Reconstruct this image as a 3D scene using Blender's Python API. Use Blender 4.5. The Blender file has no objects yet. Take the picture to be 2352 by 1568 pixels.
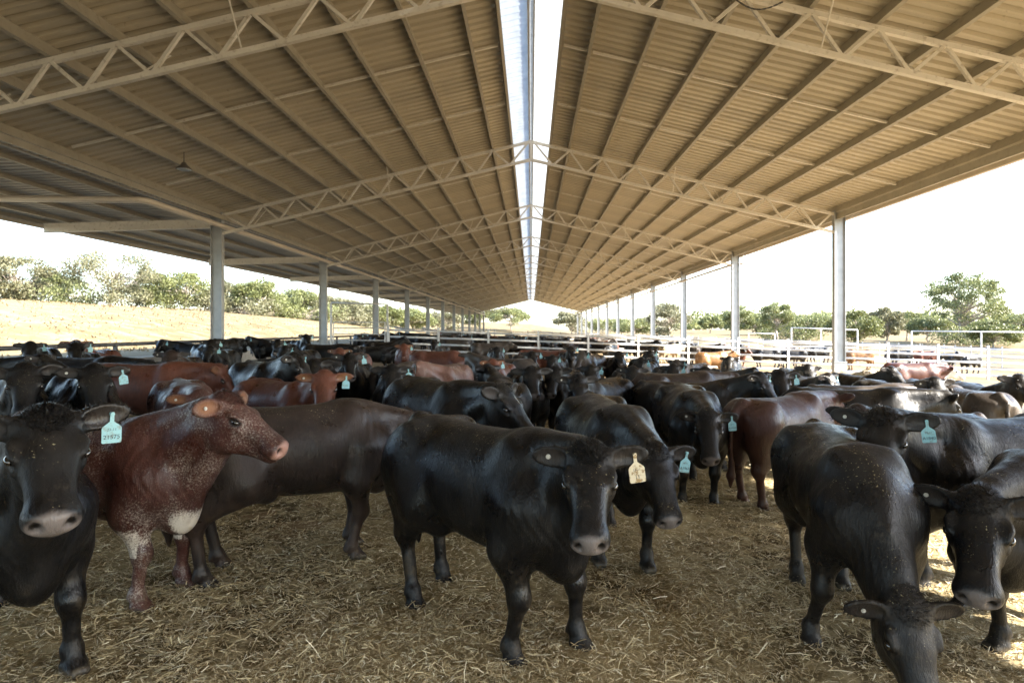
import bpy, bmesh, math, random
import numpy as np
from mathutils import Vector, Matrix

# ------------------------------------------------------------------ camera, sky, sun, exposure
SC = bpy.context.scene
COL = SC.collection
rng = np.random.default_rng(7)
random.seed(7)
RAD = math.radians
CAM_H = 1.75
cam_data = bpy.data.cameras.new('camera')
cam = bpy.data.objects.new('camera', cam_data); COL.objects.link(cam); SC.camera = cam
cam.location = (0, 0, CAM_H); cam.rotation_euler = (RAD(90), 0, 0)
cam_data.sensor_width = 36; cam_data.lens = 36 * 1400 / 2352
cam_data.shift_x = -44 / 2352; cam_data.shift_y = -27 / 2352
cam_data.clip_start = .05; cam_data.clip_end = 3000
cam_data.dof.use_dof = True; cam_data.dof.focus_distance = 3.6; cam_data.dof.aperture_fstop = 4.0

SUN_DIR = Vector((1.0, -.32, .67)).normalized()          # towards the sun
SUN_EL = math.asin(SUN_DIR.z); SUN_AZ = math.atan2(SUN_DIR.x, SUN_DIR.y)
world = bpy.data.worlds.new('World'); SC.world = world; world.use_nodes = True
wn = world.node_tree; wn.nodes.clear()
w_out = wn.nodes.new('ShaderNodeOutputWorld'); w_bg = wn.nodes.new('ShaderNodeBackground'); w_sky = wn.nodes.new('ShaderNodeTexSky')
w_sky.sky_type = 'NISHITA'; w_sky.sun_disc = False; w_sky.sun_elevation = SUN_EL; w_sky.sun_rotation = SUN_AZ
w_sky.air_density = 1.0; w_sky.dust_density = 1.0; w_sky.ozone_density = 1.0; w_sky.altitude = 250
w_bg.inputs['Strength'].default_value = .13
wn.links.new(w_sky.outputs[0], w_bg.inputs[0]); wn.links.new(w_bg.outputs[0], w_out.inputs[0])
sun_d = bpy.data.lights.new('sun', 'SUN'); sun_d.energy = 4.4; sun_d.angle = RAD(.55); sun_d.color = (1.0, .93, .82)
sun = bpy.data.objects.new('sun', sun_d); COL.objects.link(sun); sun.rotation_euler = SUN_DIR.to_track_quat('Z', 'Y').to_euler()
sun.location = SUN_DIR * 60
SC.view_settings.view_transform = 'Standard'; SC.view_settings.look = 'None'; SC.view_settings.gamma = 1
SC.view_settings.use_curve_mapping = False; SC.view_settings.exposure = 2.6
SC.cycles.max_bounces = 10; SC.cycles.diffuse_bounces = 6; SC.cycles.transparent_max_bounces = 8
SC.cycles.sample_clamp_indirect = 6.0

# ------------------------------------------------------------------ helpers
def mesh_from(V, F, name, smooth=False):
    me = bpy.data.meshes.new(name)
    V = np.asarray(V, np.float32); F = np.asarray(F, np.int32)
    if F.ndim == 2 and len(F):
        k = F.shape[1]
        me.vertices.add(len(V)); me.vertices.foreach_set('co', V.ravel())
        me.loops.add(F.size); me.loops.foreach_set('vertex_index', F.ravel())
        me.polygons.add(len(F)); me.polygons.foreach_set('loop_start', np.arange(len(F), dtype=np.int32) * k)
        me.update(calc_edges=True); me.validate()
    if smooth: me.polygons.foreach_set('use_smooth', np.ones(len(me.polygons), bool))
    me.update()
    return me

class MB:
    """collects simple solids; build() links them as one mesh object"""
    def __init__(s): s.v = []; s.f = []
    def add(s, V, F):
        n = len(s.v); s.v += [tuple(p) for p in V]; s.f += [tuple(i + n for i in q) for q in F]; return s
    def box(s, c, d, M=None):
        V = [Vector((x*d[0]/2, y*d[1]/2, z*d[2]/2)) for x in (-1, 1) for y in (-1, 1) for z in (-1, 1)]
        if M is not None: V = [M @ p for p in V]
        V = [p + Vector(c) for p in V]
        return s.add(V, [(0, 1, 3, 2), (4, 6, 7, 5), (0, 4, 5, 1), (2, 3, 7, 6), (0, 2, 6, 4), (1, 5, 7, 3)])
    def bar(s, a, b, w, h, up=(0, 0, 1)):
        """rectangular bar from a to b"""
        a, b = Vector(a), Vector(b); d = b - a; L = d.length; d.normalize()
        x = d.cross(Vector(up));
        if x.length < 1e-4: x = d.cross(Vector((1, 0, 0)))
        x.normalize(); y = x.cross(d)
        M = Matrix((x, d, y)).transposed()
        return s.box((a + b) / 2, (w, L, h), M)
    def tube(s, pts, r, n=8, caps=True, squash=1.0):
        pts = [Vector(p) for p in pts]; N = len(pts)
        rr = r if hasattr(r, '__len__') else [r] * N
        base = len(s.v); ref = Vector((0, 0, 1))
        for i, p in enumerate(pts):
            d = (pts[min(i+1, N-1)] - pts[max(i-1, 0)]).normalized()
            x = d.cross(ref)
            if x.length < .05: x = d.cross(Vector((1, 0, 0)))
            x.normalize(); y = x.cross(d)
            for k in range(n):
                t = 2*math.pi*k/n; s.v.append(tuple(p + rr[i]*(math.cos(t)*x*squash + math.sin(t)*y)))
        for i in range(N-1):
            for k in range(n):
                a = base+i*n+k; b = base+i*n+(k+1) % n; s.f.append((a, b, b+n, a+n))
        if caps:
            s.f.append(tuple(base+k for k in range(n-1, -1, -1))); s.f.append(tuple(base+(N-1)*n+k for k in range(n)))
        return s
    def extrude(s, poly, a, b, x, y):
        """closed 2-D outline poly (in axes x, y) swept from a to b"""
        a, b, x, y = Vector(a), Vector(b), Vector(x), Vector(y); n = len(poly); base = len(s.v)
        for o in (a, b): s.v += [tuple(o + p*x + q*y) for p, q in poly]
        for k in range(n): s.f.append((base+k, base+(k+1) % n, base+n+(k+1) % n, base+n+k))
        s.f.append(tuple(base+k for k in range(n-1, -1, -1))); s.f.append(tuple(base+n+k for k in range(n)))
        return s
    def mesh(s, name, smooth=False):
        me = bpy.data.meshes.new(name); me.from_pydata(s.v, [], s.f)
        bm = bmesh.new(); bm.from_mesh(me); bmesh.ops.recalc_face_normals(bm, faces=bm.faces); bm.to_mesh(me); bm.free()
        if smooth: me.polygons.foreach_set('use_smooth', np.ones(len(me.polygons), bool))
        return me
    def build(s, name, m, parent=None, loc=None, smooth=False): return obj(name, s.mesh(name, smooth), m, parent, loc)

def obj(name, me, m=None, parent=None, loc=None, rot=None):
    o = bpy.data.objects.new(name, me); COL.objects.link(o)
    if m is not None and me is not None and not me.materials: me.materials.append(m)
    if parent is not None: o.parent = parent
    if loc is not None: o.location = loc
    if rot is not None: o.rotation_euler = rot
    return o
def tag(o, label, cat, group=None):
    o['label'] = label; o['category'] = cat
    if group: o['group'] = group
    return o
def thing(name, label, cat, loc=(0, 0, 0), rz=0, group=None):
    o = bpy.data.objects.new(name, None); COL.objects.link(o); o.location = loc; o.rotation_euler = (0, 0, rz)
    o.empty_display_size = .2
    return tag(o, label, cat, group)

def gz(x, y):
    """height of the site: a pad that falls gently to the right, a grassy rise on the left, far ground lifting"""
    x = np.asarray(x, float); y = np.asarray(y, float)
    z = -.033 * (np.clip(x, -17, 32) - 1)
    z = z + 5.7 * (1 - np.exp(-np.maximum(-x - 26, 0) / 21)) * np.clip((y + 60) / 60, .3, 1)
    z = z + .045 * np.clip(y - 152, 0, 90) * np.clip((30 - x) / 30, 0, 1)
    z = z + .017 * np.clip(y - 66, 0, 160) * np.clip((x - 18) / 20, 0, 1)
    return z
def G(x, y): return float(gz(x, y))

# ------------------------------------------------------------------ materials
def nodes(name):
    m = bpy.data.materials.new(name); m.use_nodes = True
    return m, m.node_tree, m.node_tree.nodes['Principled BSDF']
def rgb(c): return (c[0], c[1], c[2], 1)
def N(t, kind, **kw):
    n = t.nodes.new(kind)
    for k, v in kw.items():
        if k.startswith('i_'): n.inputs[k[2:].replace('_', ' ')].default_value = v
        else: setattr(n, k, v)
    return n
def mixc(t, fac, a, b, mode='MIX'):
    n = t.nodes.new('ShaderNodeMix'); n.data_type = 'RGBA'; n.blend_type = mode
    for i, v in ((0, fac), (6, a), (7, b)):
        if hasattr(v, 'is_linked'): t.links.new(v, n.inputs[i])
        else: n.inputs[i].default_value = rgb(v) if i else v
    return n.outputs[2]
def noise(t, vec, scale, detail=4, rough=.55, dist=0.):
    n = N(t, 'ShaderNodeTexNoise'); n.inputs['Scale'].default_value = scale; n.inputs['Detail'].default_value = detail
    n.inputs['Roughness'].default_value = rough; n.inputs['Distortion'].default_value = dist
    if vec is not None: t.links.new(vec, n.inputs['Vector'])
    return n.outputs['Fac']
def ramp(t, v, a, b):
    n = N(t, 'ShaderNodeMapRange'); n.interpolation_type = 'SMOOTHSTEP'
    n.inputs['From Min'].default_value = a; n.inputs['From Max'].default_value = b; t.links.new(v, n.inputs['Value'])
    return n.outputs['Result']
def math_(t, op, a, b=None, clamp=False):
    n = N(t, 'ShaderNodeMath', operation=op); n.use_clamp = clamp
    for i, v in enumerate((a, b)):
        if v is None: continue
        if hasattr(v, 'is_linked'): t.links.new(v, n.inputs[i])
        else: n.inputs[i].default_value = v
    return n.outputs[0]
def coord(t, kind='Object', scale=(1, 1, 1)):
    c = N(t, 'ShaderNodeTexCoord'); mp = N(t, 'ShaderNodeMapping'); mp.inputs['Scale'].default_value = scale
    t.links.new(c.outputs[kind], mp.inputs['Vector']); return mp.outputs[0]
def position(t, scale=(1, 1, 1)):
    g = N(t, 'ShaderNodeNewGeometry'); mp = N(t, 'ShaderNodeMapping'); mp.inputs['Scale'].default_value = scale
    t.links.new(g.outputs['Position'], mp.inputs['Vector']); return mp.outputs[0]
def bump(t, b, h, strength=.3, dist=.01):
    n = N(t, 'ShaderNodeBump'); n.inputs['Strength'].default_value = strength; n.inputs['Distance'].default_value = dist
    t.links.new(h, n.inputs['Height']); t.links.new(n.outputs[0], b.inputs['Normal'])

def mat_metal(name, c, rough=.45, metal=.0, var=.12, scale=3., dirt=None):
    m, t, b = nodes(name); v = position(t)
    a = noise(t, v, scale, 5); c2 = tuple(x * (1 - var) for x in c)
    col = mixc(t, ramp(t, a, .35, .7), c, c2)
    if dirt:
        col = mixc(t, math_(t, 'MULTIPLY', ramp(t, noise(t, v, scale*4, 6), .55, .72), .55), col, dirt)
    t.links.new(col, b.inputs['Base Color']); b.inputs['Roughness'].default_value = rough; b.inputs['Metallic'].default_value = metal
    bump(t, b, noise(t, v, 40, 3), .05, .002)
    return m
def mat_roof(name, c):
    m, t, b = nodes(name); v = position(t); g = N(t, 'ShaderNodeNewGeometry'); sx = N(t, 'ShaderNodeSeparateXYZ'); t.links.new(g.outputs['Position'], sx.inputs[0])
    sh = N(t, 'ShaderNodeTexWhiteNoise'); sh.noise_dimensions = '1D'; t.links.new(math_(t, 'FLOOR', math_(t, 'DIVIDE', sx.outputs[1], .774)), sh.inputs['W'])
    col = mixc(t, sh.outputs['Value'], c, tuple(x*.86 for x in c))                     # one tone per sheet
    st = noise(t, position(t, (.25, 7., .25)), 1.0, 5, .6)
    col = mixc(t, math_(t, 'MULTIPLY', ramp(t, st, .50, .72), .5), col, tuple(x*.62 for x in c))   # streaks down the slope
    col = mixc(t, math_(t, 'MULTIPLY', ramp(t, noise(t, v, 9, 6, .7), .60, .72), .5), col, (.22, .17, .11))
    t.links.new(col, b.inputs['Base Color']); b.inputs['Roughness'].default_value = .42; return m
M_ROOF = mat_roof('roof_sheet_steel', (.57, .51, .395))
M_CANOPY = mat_roof('canopy_sheet_steel', (.44, .40, .35))
M_PURLIN = mat_metal('purlin_steel', (.42, .385, .31), .42, 0, .15, 2., (.30, .25, .18))
M_TRUSS = mat_metal('truss_steel', (.78, .74, .66), .45, 0, .10, 3., (.42, .36, .28))
M_COLUMN = mat_metal('galvanised_column', (.40, .42, .44), .40, .25, .18, 4., (.45, .42, .38))
M_RAIL = mat_metal('galvanised_rail', (.60, .61, .63), .35, .1, .12, 5., (.45, .42, .37))
M_OLDRAIL = mat_metal('weathered_rail', (.40, .41, .42), .5, .2, .2, 5.)
M_DARKRAIL = mat_metal('dark_steel_rail', (.10, .10, .11), .5, .2, .2, 5.)
M_PIPE = mat_metal('cream_pipe', (.68, .61, .52), .35, 0, .06, 2.)
M_GUTTER = mat_metal('gutter_steel', (.62, .55, .45), .4, 0, .1, 2.)
M_CONC = mat_metal('concrete', (.42, .39, .35), .85, 0, .25, 2., (.25, .2, .14))
M_LAMP = mat_metal('lamp_housing', (.16, .15, .14), .35, .3, .1, 5.)
M_BOLT = mat_metal('dark_fixing', (.12, .12, .12), .5, .3, .1, 5.)

def mat_skylight():
    m = bpy.data.materials.new('translucent_ridge_sheet'); m.use_nodes = True; t = m.node_tree; t.nodes.clear()
    o = N(t, 'ShaderNodeOutputMaterial'); d = N(t, 'ShaderNodeBsdfDiffuse'); tr = N(t, 'ShaderNodeBsdfTranslucent'); mx = N(t, 'ShaderNodeMixShader')
    v = position(t, (3, 1, 3)); c = mixc(t, ramp(t, noise(t, v, 1.5, 4), .3, .7), (.80, .86, .90), (.66, .72, .77))
    t.links.new(c, d.inputs[0]); t.links.new(c, tr.inputs[0]); mx.inputs[0].default_value = .24
    t.links.new(d.outputs[0], mx.inputs[1]); t.links.new(tr.outputs[0], mx.inputs[2]); t.links.new(mx.outputs[0], o.inputs[0]); return m
M_SKYLIGHT = mat_skylight()

def mat_ground(name, c1, c2, c3, s1=.25, s2=3., s3=26., rough=.95, bs=.5, bd=.02):
    m, t, b = nodes(name); v = position(t)
    n1, n2, n3 = noise(t, v, s1, 5), noise(t, v, s2, 5, .6), noise(t, v, s3, 4, .7)
    col = mixc(t, ramp(t, n1, .35, .65), c1, c2); col = mixc(t, ramp(t, n2, .42, .68), col, c3)
    col = mixc(t, .55, col, mixc(t, n3, (.25, .25, .25), (1.0, 1.0, 1.0)), 'MULTIPLY')
    t.links.new(col, b.inputs['Base Color']); b.inputs['Roughness'].default_value = rough; b.inputs['Specular IOR Level'].default_value = .15
    bump(t, b, math_(t, 'ADD', n2, math_(t, 'MULTIPLY', n3, .5)), bs, bd)
    return m
M_FIELD = mat_ground('dry_grass_field', (.27, .21, .115), (.17, .125, .062), (.34, .27, .16), .05, .6, 5., 1, .6, .12)
M_DIRT = mat_ground('pen_dirt', (.31, .225, .125), (.23, .165, .088), (.37, .28, .165), .3, 2.2, 18., .95, .6, .03)
M_BED = mat_ground('straw_bedding', (.47, .375, .20), (.12, .088, .045), (.60, .50, .295), .7, 7., 55., .95, .9, .02)
M_ALLEY = mat_ground('gravel_alley', (.45, .36, .25), (.38, .30, .2), (.5, .41, .29), .3, 3., 30., .95, .4, .02)

def mat_straw():
    m, t, b = nodes('straw_stalks'); g = N(t, 'ShaderNodeNewGeometry')
    r = N(t, 'ShaderNodeValToRGB'); r.color_ramp.elements[0].color = (.30, .225, .115, 1); r.color_ramp.elements[1].color = (.88, .82, .64, 1)
    e = r.color_ramp.elements.new(.45); e.color = (.54, .44, .255, 1); e = r.color_ramp.elements.new(.8); e.color = (.74, .64, .41, 1)
    t.links.new(g.outputs['Random Per Island'], r.inputs[0]); t.links.new(r.outputs[0], b.inputs['Base Color'])
    b.inputs['Roughness'].default_value = .55; return m
M_STRAW = mat_straw()
M_HAY = mat_ground('bleached_grass', (.27, .21, .115), (.18, .13, .065), (.33, .26, .15), .2, 2., 9.)

def mat_leaf(name, c1, c2, c3):
    m = bpy.data.materials.new(name); m.use_nodes = True; t = m.node_tree; b = t.nodes['Principled BSDF']; out = t.nodes['Material Output']
    g = N(t, 'ShaderNodeNewGeometry'); r = N(t, 'ShaderNodeValToRGB')
    r.color_ramp.elements[0].color = rgb(c1); r.color_ramp.elements[1].color = rgb(c3); e = r.color_ramp.elements.new(.55); e.color = rgb(c2)
    t.links.new(g.outputs['Random Per Island'], r.inputs[0]); t.links.new(r.outputs[0], b.inputs['Base Color'])
    b.inputs['Roughness'].default_value = .5
    tr = N(t, 'ShaderNodeBsdfTranslucent'); t.links.new(r.outputs[0], tr.inputs[0]); mx = N(t, 'ShaderNodeMixShader'); mx.inputs[0].default_value = .3
    t.links.new(b.outputs[0], mx.inputs[1]); t.links.new(tr.outputs[0], mx.inputs[2]); t.links.new(mx.outputs[0], out.inputs[0]); return m
M_LEAF = [mat_leaf('gum_leaves', (.105, .125, .05), (.18, .20, .08), (.29, .30, .12)),
          mat_leaf('yellow_green_leaves', (.085, .10, .032), (.145, .16, .055), (.22, .23, .085)),
          mat_leaf('grey_olive_leaves', (.11, .115, .06), (.17, .165, .09), (.24, .225, .13))]
M_BARK = mat_metal('gum_bark', (.46, .40, .33), .85, 0, .5, 3., (.25, .2, .16))
# ------------------------------------------------------------------ ground
def grid_sheet(name, xs, ys, m, lift=0., zf=None, smooth=True):
    Xg, Yg = np.meshgrid(xs, ys, indexing='ij'); Zg = gz(Xg, Yg) + lift
    if zf is not None: Zg = Zg + zf(Xg, Yg)
    V = np.stack((Xg, Yg, Zg), -1).reshape(-1, 3); nx, ny = len(xs), len(ys)
    i = np.arange((nx-1)*(ny-1)); a = (i // (ny-1)) * ny + i % (ny-1)
    F = np.stack((a, a+ny, a+ny+1, a+1), 1)
    o = obj(name, mesh_from(V, F, name, smooth), m); o['kind'] = 'structure'; return o
def graded(a, b, d0, far):
    s = [0.]; d = d0
    while s[-1] < far: s.append(s[-1] + d); d *= 1.12
    return s
xs = np.concatenate(([-900, -600, -400, -280], np.arange(-200, -60, 10), np.arange(-60, -26, 2), [-26, -17, -12, 0, 6, 12, 18, 25, 32], np.arange(38, 110, 8), [120, 160, 220, 320, 500, 900]))
ys = np.concatenate(([-400, -200, -100, -60, -30, -10], np.arange(0, 152, 8), [152, 160, 175, 190, 210, 226, 242, 270, 330, 420, 600, 900, 1500]))
grid_sheet('ground', xs, ys, M_FIELD)
grid_sheet('pen_floor', np.array([-10.75, -8, -4, 0, 4, 8, 14, 20, 26, 31.9]), np.array([-14., -6, 0, 3, 8, 16, 30, 50, 66]), M_DIRT, .012)
grid_sheet('shed_floor', np.array([-10.75, -4, 0, 4, 10.4]), np.array([66., 90, 120, 145]), M_DIRT, .012)
grid_sheet('feed_alley', np.array([-16.99, -14, -11.25]), np.array([-14., 0, 30, 66, 100, 150]), M_ALLEY, .010)
def lumps(X, Y):
    z = np.zeros_like(X); r = np.random.default_rng(3)
    for f, a in ((.9, .018), (2.1, .012), (5.3, .008), (11., .005), (23., .003)):
        for _ in range(3):
            th = r.uniform(0, 6.28); p = r.uniform(0, 6.28, 2)
            z += a * .6 * np.sin(f*(X*np.cos(th) + Y*np.sin(th)) + p[0] + 1.3*np.sin(f*.7*(Y*np.cos(th) - X*np.sin(th)) + p[1]))
    edge = np.clip(np.minimum(np.minimum(X + 9.5, 8.0 - X), np.minimum(Y - 1.2, 15 - Y)) / 1.2, 0, 1)
    return (z + .035) * edge
bx = np.concatenate((np.arange(-9.5, -4, .12), np.arange(-4, 4, .045), np.arange(4, 8.01, .12)))
by = np.concatenate((np.arange(1.2, 7, .045), np.arange(7, 15.01, .1)))
grid_sheet('bedding', bx, by, M_BED, .016, lumps)

def straw():
    """loose stalks lying over the bedding, thick near the front"""
    r = np.random.default_rng(11); P = []
    for y0, y1, dens in ((2.3, 4.2, 9500), (4.2, 6, 5200), (6, 9, 2300), (9, 14, 600), (14, 22, 60)):
        n = int((y1-y0) * 2 * .9 * (y0+y1)/2 * dens)
        y = r.uniform(y0, y1, n); x = r.uniform(-1, 1, n) * .9 * y
        k = (x > -9.3) & (x < 9) & (r.uniform(0, 1, n) < np.where(x > 3.2, .55, 1)); P.append(np.stack((x[k], y[k]), 1))
    P = np.concatenate(P); n = len(P)
    # patchy: keep fewer where the bedding is trodden
    pat = .5*np.sin(P[:, 0]*1.7 + 2*np.sin(P[:, 1]*1.1)) * np.sin(P[:, 1]*1.9 + np.sin(P[:, 0]*2.3)) + .55*np.sin(P[:, 0]*4.3 + 2.2*np.sin(P[:, 1]*3.1 + P[:, 0])) * np.sin(P[:, 1]*5.1 + 2*np.sin(P[:, 0]*3.7))
    P = P[r.uniform(0, 1, n) < np.clip(.62 + .55*pat, .12, 1)]; n = len(P)
    L = np.where(r.uniform(0, 1, n) < .07, r.uniform(.05, .13, n), r.gamma(1.8, .010, n) + .012); W = r.uniform(.0016, .0048, n) * (1 + .09*P[:, 1])
    th = r.uniform(0, 2*np.pi, n); tilt = r.normal(0, .22, n); z = gz(P[:, 0], P[:, 1]) + .018 + lumps(P[:, 0], P[:, 1]) + r.gamma(1.5, .006, n)
    z += np.abs(np.sin(tilt)) * L * .4
    d = np.stack((np.cos(th)*np.cos(tilt), np.sin(th)*np.cos(tilt), np.sin(tilt)), 1)
    s = np.stack((-np.sin(th), np.cos(th), r.normal(0, .5, n)), 1); s /= np.linalg.norm(s, axis=1)[:, None]
    c = np.stack((P[:, 0], P[:, 1], z), 1); bend = r.normal(0, .05, n)[:, None] * L[:, None] * s + np.stack((0*L, 0*L, r.uniform(0, .08, n)*L), 1)
    V = np.empty((n, 6, 3))
    for i, (t, w) in enumerate(((-.5, .5), (0, .5), (.5, .35))):
        q = c + d*(t*L)[:, None] + (bend if i == 1 else 0); V[:, 2*i] = q - s*(w*W)[:, None]; V[:, 2*i+1] = q + s*(w*W)[:, None]
    b = np.arange(n)[:, None] * 6
    F = np.concatenate((b + [0, 1, 3, 2], b + [2, 3, 5, 4]), 0)
    o = obj('straw', mesh_from(V.reshape(-1, 3), F, 'straw'), M_STRAW)
    tag(o, 'loose pale straw stalks strewn over the trodden bedding', 'straw'); o['kind'] = 'stuff'
straw()

def dry_grass():
    r = np.random.default_rng(31); n = 26000
    y = 12 + 118*r.uniform(0, 1, n)**.8; x = -20 - r.uniform(0, 1, n)*(.95*y + 8)
    cl = np.sin(x*.31 + 2*np.sin(y*.17)) * np.sin(y*.27 + 1.5*np.sin(x*.21)); k = (r.uniform(0, 1, n) < .45 + .5*cl) & (x > -.98*y - 12); x, y = x[k], y[k]; n = len(x)
    z = gz(x, y); h = r.uniform(.08, .22, n); th = r.uniform(0, 6.283, n); w = r.uniform(.03, .10, n); V = np.empty((n, 3, 3))
    V[:, 0] = np.stack((x - w*np.cos(th), y - w*np.sin(th), z), 1); V[:, 1] = np.stack((x + w*np.cos(th), y + w*np.sin(th), z), 1)
    V[:, 2] = np.stack((x + r.normal(0, .12, n), y + r.normal(0, .12, n), z + h), 1)
    o = obj('dry_grass', mesh_from(V.reshape(-1, 3), np.arange(3*n).reshape(-1, 3), 'dry_grass'), M_HAY)
    tag(o, 'tufts of bleached dry grass over the rise on the left', 'grass'); o['kind'] = 'stuff'
dry_grass()

# ------------------------------------------------------------------ the shed
BAY = 10.3; YT = [9.9 + BAY*(k-1) for k in range(-2, 14)]            # truss planes
Y_END = YT[-1] + .5; Y_START = YT[0] - .5
XL, XR = -10.4, 10.2; PITCH = .239; Z_RIDGE = 8.24                   # sheet height at the ridge
def roof_z(x): return Z_RIDGE - PITCH*abs(x)
shed = thing('cattle_shed', 'long open-sided steel cattle shed with cream corrugated roof and ridge skylight', 'shed', (0, 0, 0))
def corrugated(x0, z0, x1, z1, y0, y1, h=.058, pitch=.258):
    """ribbed sheet from (x0,z0) down to (x1,z1), ribs running down the slope"""
    n = max(1, round((y1-y0)/pitch)); p = (y1-y0)/n; prof = []
    for i in range(n):
        b = y0 + i*p
        prof += [(b, 0), (b + p*.50, 0), (b + p*.62, h), (b + p*.88, h)]
    prof.append((y1, 0)); V = []; F = []
    for y, d in prof: V += [(x0, y, z0+d), (x1, y, z1+d)]
    for i in range(len(prof)-1): F.append((2*i, 2*i+1, 2*i+3, 2*i+2))
    return V, F
SKY_W = .67
roof_meshes = {}
def roof_piece(name, key, x0, z0, x1, z1, length, m):
    if key not in roof_meshes:
        V, F = corrugated(x0, z0, x1, z1, 0, length, .012 if name == 'skylight' else .058); me = bpy.data.meshes.new(name); me.from_pydata(V, [], F); me.materials.append(m); roof_meshes[key] = me
    return roof_meshes[key]
for k in range(len(YT) - 1):
    y0 = YT[k]
    obj('roof_sheet', roof_piece('roof_sheet', 'R', SKY_W-.02, roof_z(SKY_W-.02), XR+.45, roof_z(XR+.45), BAY, M_ROOF), None, shed, (0, y0, 0))
    obj('roof_sheet', roof_piece('roof_sheet', 'L', -SKY_W+.02, roof_z(SKY_W-.02), XL-.35, roof_z(XL-.35), BAY, M_ROOF), None, shed, (0, y0, 0))
    obj('skylight', roof_piece('skylight', 'SR', .05, roof_z(.05)+.045, SKY_W+.10, roof_z(SKY_W+.10)+.045, BAY, M_SKYLIGHT), None, shed, (0, y0, 0))
    obj('skylight', roof_piece('skylight', 'SL', -.05, roof_z(.05)+.045, -SKY_W-.10, roof_z(SKY_W+.10)+.045, BAY, M_SKYLIGHT), None, shed, (0, y0, 0))
    obj('canopy_sheet', roof_piece('canopy_sheet', 'C', XL-.1, 5.52, -16.35, 5.36, BAY, M_CANOPY), None, shed, (0, y0, 0))
# purlins: lipped C sections along the whole length
CP = [(0, 0), (.07, 0), (.07, .018), (.064, .018), (.064, .006), (.006, .006), (.006, .194), (.064, .194), (.064, .182), (.07, .182), (.07, .2), (0, .2)]
PUR = [SKY_W - .03] + [1.27 + 1.09*i for i in range(8)] + [10.05]
for sgn in (1, -1):
    for i, x in enumerate(PUR):
        if sgn < 0 and i == len(PUR)-1: x = 10.3
        if sgn > 0 and i == len(PUR)-1: x = 10.1
        z = roof_z(x) - .004
        a = math.atan(PITCH) * sgn; ux = Vector((math.cos(a), 0, -math.sin(a)))*sgn; uz = Vector((math.sin(a), 0, math.cos(a)))
        if sgn < 0: ux = Vector((-math.cos(a), 0, math.sin(a)))
        MB().extrude([(p, q-.2) for p, q in CP], (sgn*x, Y_START, z), (sgn*x, Y_END, z), ux, uz).build('purlin', M_PURLIN, shed)
MB().bar((.06, Y_START, 8.12), (.06, Y_END, 8.12), .03, .12).build('ridge_purlin', M_PURLIN, shed)
MB().bar((-.06, Y_START, 8.12), (-.06, Y_END, 8.12), .03, .12).build('ridge_purlin', M_PURLIN, shed)
MB().extrude([(-.10, -.02), (0, .02), (.10, -.02), (.10, -.005), (0, .035), (-.10, -.005)], (0, Y_START, 8.33), (0, Y_END, 8.33), (1, 0, 0), (0, 0, 1)).build('ridge_capping', M_COLUMN, shed)
# bridging between purlins, two lines in each bay
br = {}
for sgn in (1, -1):
    mb = MB()
    for a, b in zip(PUR[:-1], PUR[1:]):
        mb.bar((sgn*(a+.08), 0, roof_z(a+.08)-.10), (sgn*(b-.015), 0, roof_z(b-.015)-.10), .05, .045)
    br[sgn] = mb.mesh('bridging')
for k in range(2, len(YT) - 1):
    for f in (1/3, 2/3):
        for sgn in (1, -1): obj('bridging', br[sgn], M_TRUSS, shed, (0, YT[k] + BAY*f, 0))
# trusses
TOP = lambda x: roof_z(x) - .215 - .05                 # chord centre lines
BOT = lambda x: TOP(x) - .60
PAN = [.18] + [.72 + 1.09*i for i in range(9)]         # lower nodes
TN = [1.27 + 1.09*i for i in range(8)]                 # upper nodes
tr_parts = []
for sgn in (1, -1):
    xe = 10.03 if sgn > 0 else 10.22
    tr_parts.append(('top_chord', MB().bar((0, 0, TOP(0)), (sgn*xe, 0, TOP(xe)), .085, .085).mesh('top_chord')))
    tr_parts.append(('bottom_chord', MB().bar((0, 0, BOT(0)), (sgn*xe, 0, BOT(xe)), .085, .085).mesh('bottom_chord')))
    seq = [(.18, TOP(.18))]
    low = PAN[1:]; up = TN
    prev = (.12, TOP(.12))
    for i, xl in enumerate(low):
        tr_parts.append(('web', MB().bar((sgn*prev[0], 0, prev[1]-.03), (sgn*(xl-.04), 0, BOT(xl)+.03), .055, .055).mesh('web')))
        xt = up[i] if i < len(up) else xe - .08
        if xt <= xl: continue
        tr_parts.append(('web', MB().bar((sgn*(xl+.04), 0, BOT(xl)+.03), (sgn*(xt-.03), 0, TOP(xt)-.03), .055, .055).mesh('web')))
        prev = (xt + .03, TOP(xt))
tr_parts.append(('king_post', MB().bar((0, 0, BOT(0)), (0, 0, TOP(0)), .09, .09, (0, 1, 0)).mesh('king_post')))
far_web = MB()
for nme, me in tr_parts:
    if nme == 'web': far_web.add([v.co for v in me.vertices], [tuple(p.vertices) for p in me.polygons])
far_web = far_web.mesh('web')
def fly_brace(sgn, x, dy):
    return MB().tube([(sgn*x, 0, BOT(x)+.03), (sgn*(x-.10), dy, roof_z(x-.1)-.20)], .014, 6).mesh('fly_brace')
FLY = [(s, x, fly_brace(s, x, dy)) for s, x, dy in ((1, 3.1, .75), (1, 6.4, .75), (1, 9.2, .75), (-1, 3.1, .75), (-1, 6.4, .75), (-1, 9.2, .75), (1, 4.7, -.75), (-1, 4.7, -.75))]
for k, y in enumerate(YT):
    if k < 1: continue
    t = bpy.data.objects.new('truss', None); COL.objects.link(t); t.parent = shed; t.location = (0, y, 0)
    for nme, me in tr_parts:
        if k > 7 and nme == 'web': continue
        obj(nme, me, M_TRUSS, t)
    if k > 7: obj('web', far_web, M_TRUSS, t)
    if k < 8:
        for s, x, me in FLY: obj('fly_brace', me, M_TRUSS, t)
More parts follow.
